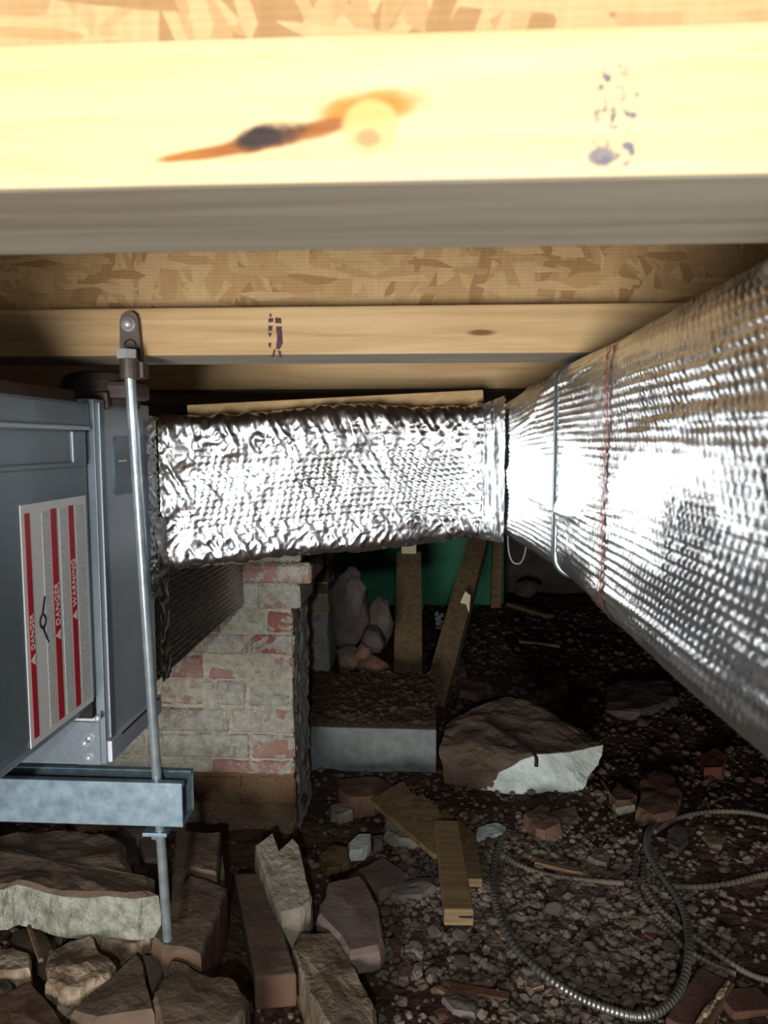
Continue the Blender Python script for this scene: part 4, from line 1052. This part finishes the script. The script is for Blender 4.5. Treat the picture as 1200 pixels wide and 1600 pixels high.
cable('dusty ribbed cable length half-buried below the boulder', [(786, 1336), (812, 1352), (850, 1366), (900, 1374), (975, 1380)], .0060, 'cable_dusty')
cable('dusty cable crossing gravel to the frame edge in the middle', [(1050, 1384), (1090, 1386), (1140, 1380), (1180, 1370), (1215, 1362)], .0060, 'cable_dusty')
cable('grey cable curving down under the loop to the bottom corner', [(1006, 1340), (1006, 1375), (1022, 1410), (1052, 1440), (1090, 1468), (1140, 1504), (1180, 1526), (1215, 1534)], .0055, 'cable_dusty')
cable('dark cable running just inside the grey one', [(994, 1330), (992, 1375), (1004, 1412), (1034, 1444), (1066, 1478), (1110, 1506), (1150, 1522)], .0055, 'cable_dusty')
cable('high cable arching across dark soil under the trunk', [(1022, 1300), (1040, 1288), (1075, 1274), (1120, 1268), (1170, 1270), (1215, 1280)], .0058, 'cable_dusty')
wl_ = MB().tube(smooth_path([atY(793, 815, 1.3), atY(795, 862, 1.3), atY(804, 880, 1.3), atY(818, 872, 1.3), atY(828, 815, 1.3)], 24), .0016, 6).build('wire_loop', 'wire_grey', None, True)
tag(wl_, 'thin grey wire loop hanging below the trunk duct', 'wire')

# ------------------------------------------------------------------ gravel
def gravel(name, label, n, region, smin, smax, mat, seed, dens=None):
    rng = np.random.default_rng(seed)
    ico = bmesh.new(); bmesh.ops.create_icosphere(ico, subdivisions=1, radius=1.0); ico.verts.index_update()
    bv = np.array([v.co[:] for v in ico.verts]); bf = np.array([[v.index for v in f.verts] for f in ico.faces]); ico.free()
    xs = rng.uniform(region[0], region[1], n * 3); ys = rng.uniform(region[2], region[3], n * 3)
    keep = np.ones(n * 3, bool)
    if dens is not None: keep = rng.random(n * 3) < dens(xs, ys)
    inb = (xs > -.66) & (xs < -.25) & (ys > 1.57) & (ys < 1.82) | (xs > -.42) & (xs < .03) & (ys > 1.93) & (ys < 2.41)
    keep &= ~inb
    xs, ys = xs[keep][:n], ys[keep][:n]; n = len(xs)
    s = smin + (smax - smin) * rng.random(n) ** 2.2
    sh = np.stack([rng.uniform(.7, 1.3, n), rng.uniform(.7, 1.2, n), rng.uniform(.45, .85, n)], -1)
    V = bv[None] * (1 + rng.uniform(-.22, .22, (n, len(bv), 1)))
    V = V * (sh * s[:, None])[:, None, :]
    a = rng.uniform(0, 2 * np.pi, n); t = rng.uniform(-.6, .6, n)
    y1 = V[..., 1] * np.cos(t)[:, None] - V[..., 2] * np.sin(t)[:, None]; z1 = V[..., 1] * np.sin(t)[:, None] + V[..., 2] * np.cos(t)[:, None]
    x2 = V[..., 0] * np.cos(a)[:, None] - y1 * np.sin(a)[:, None]; y2 = V[..., 0] * np.sin(a)[:, None] + y1 * np.cos(a)[:, None]
    zg = ground_h(xs, ys)
    V = np.stack([x2 + xs[:, None], y2 + ys[:, None], z1 + (zg + s * .25)[:, None]], -1).reshape(-1, 3)
    Fc = (bf[None] + (np.arange(n) * len(bv))[:, None, None]).reshape(-1, 3)
    o = npmesh(name, V, Fc, mat, None, False)
    return tag(o, label, 'gravel', None, 'stuff')
pit = lambda x, y: np.clip(1.25 - (((x - .22) / .34) ** 2 + ((y - 1.36) / .36) ** 2), .10, 1)
gravel('gravel', 'grey-brown gravel spread over the soil inside the cable loop', 5200, (-.3, .85, 1.0, 2.0), .0045, .0115, 'gravel_grey', 7, pit)
gravel('soil_crumbs', 'brown soil crumbs and grit scattered over the whole floor', 7000, (-1.0, 1.6, 1.0, 3.2), .002, .0085, 'gravel_brown', 8)
gravel('far_rubble', 'dark rubble crumbs on the soil behind the boulder', 1600, (-.1, 1.6, 1.9, 4.0), .005, .018, 'gravel_brown', 9)
# larger pebbles, one object each
rnd = random.Random(11)
pebs = [rock_mesh((1, .8, .6), 900 + i, 2, 7) for i in range(8)]
for i, me in enumerate(pebs): me.materials.append(M[('stone_grey', 'gravel_grey', 'stone_brown', 'stone_pale')[i % 4]])
for i in range(90):
    for _ in range(50):
        x, y = rnd.uniform(-.12, .62), rnd.uniform(1.12, 1.85)
        if y > 1.6 and x > .0 and x < .42: continue
        if y > 1.9: continue
        if rnd.random() < float(pit(np.array(x), np.array(y))) : break
    o = link('pebble', pebs[i % 8]); s = rnd.uniform(.010, .019)
    o.location = (x, y, gh(x, y) + s * .35); o.scale = (s, s, s); o.rotation_euler = (rnd.uniform(-.4, .4), rnd.uniform(-.4, .4), rnd.uniform(0, 6.28))
    tag(o, 'loose pebble lying among the gravel around the cable loop', 'pebble', 'pebbles on the gravel')
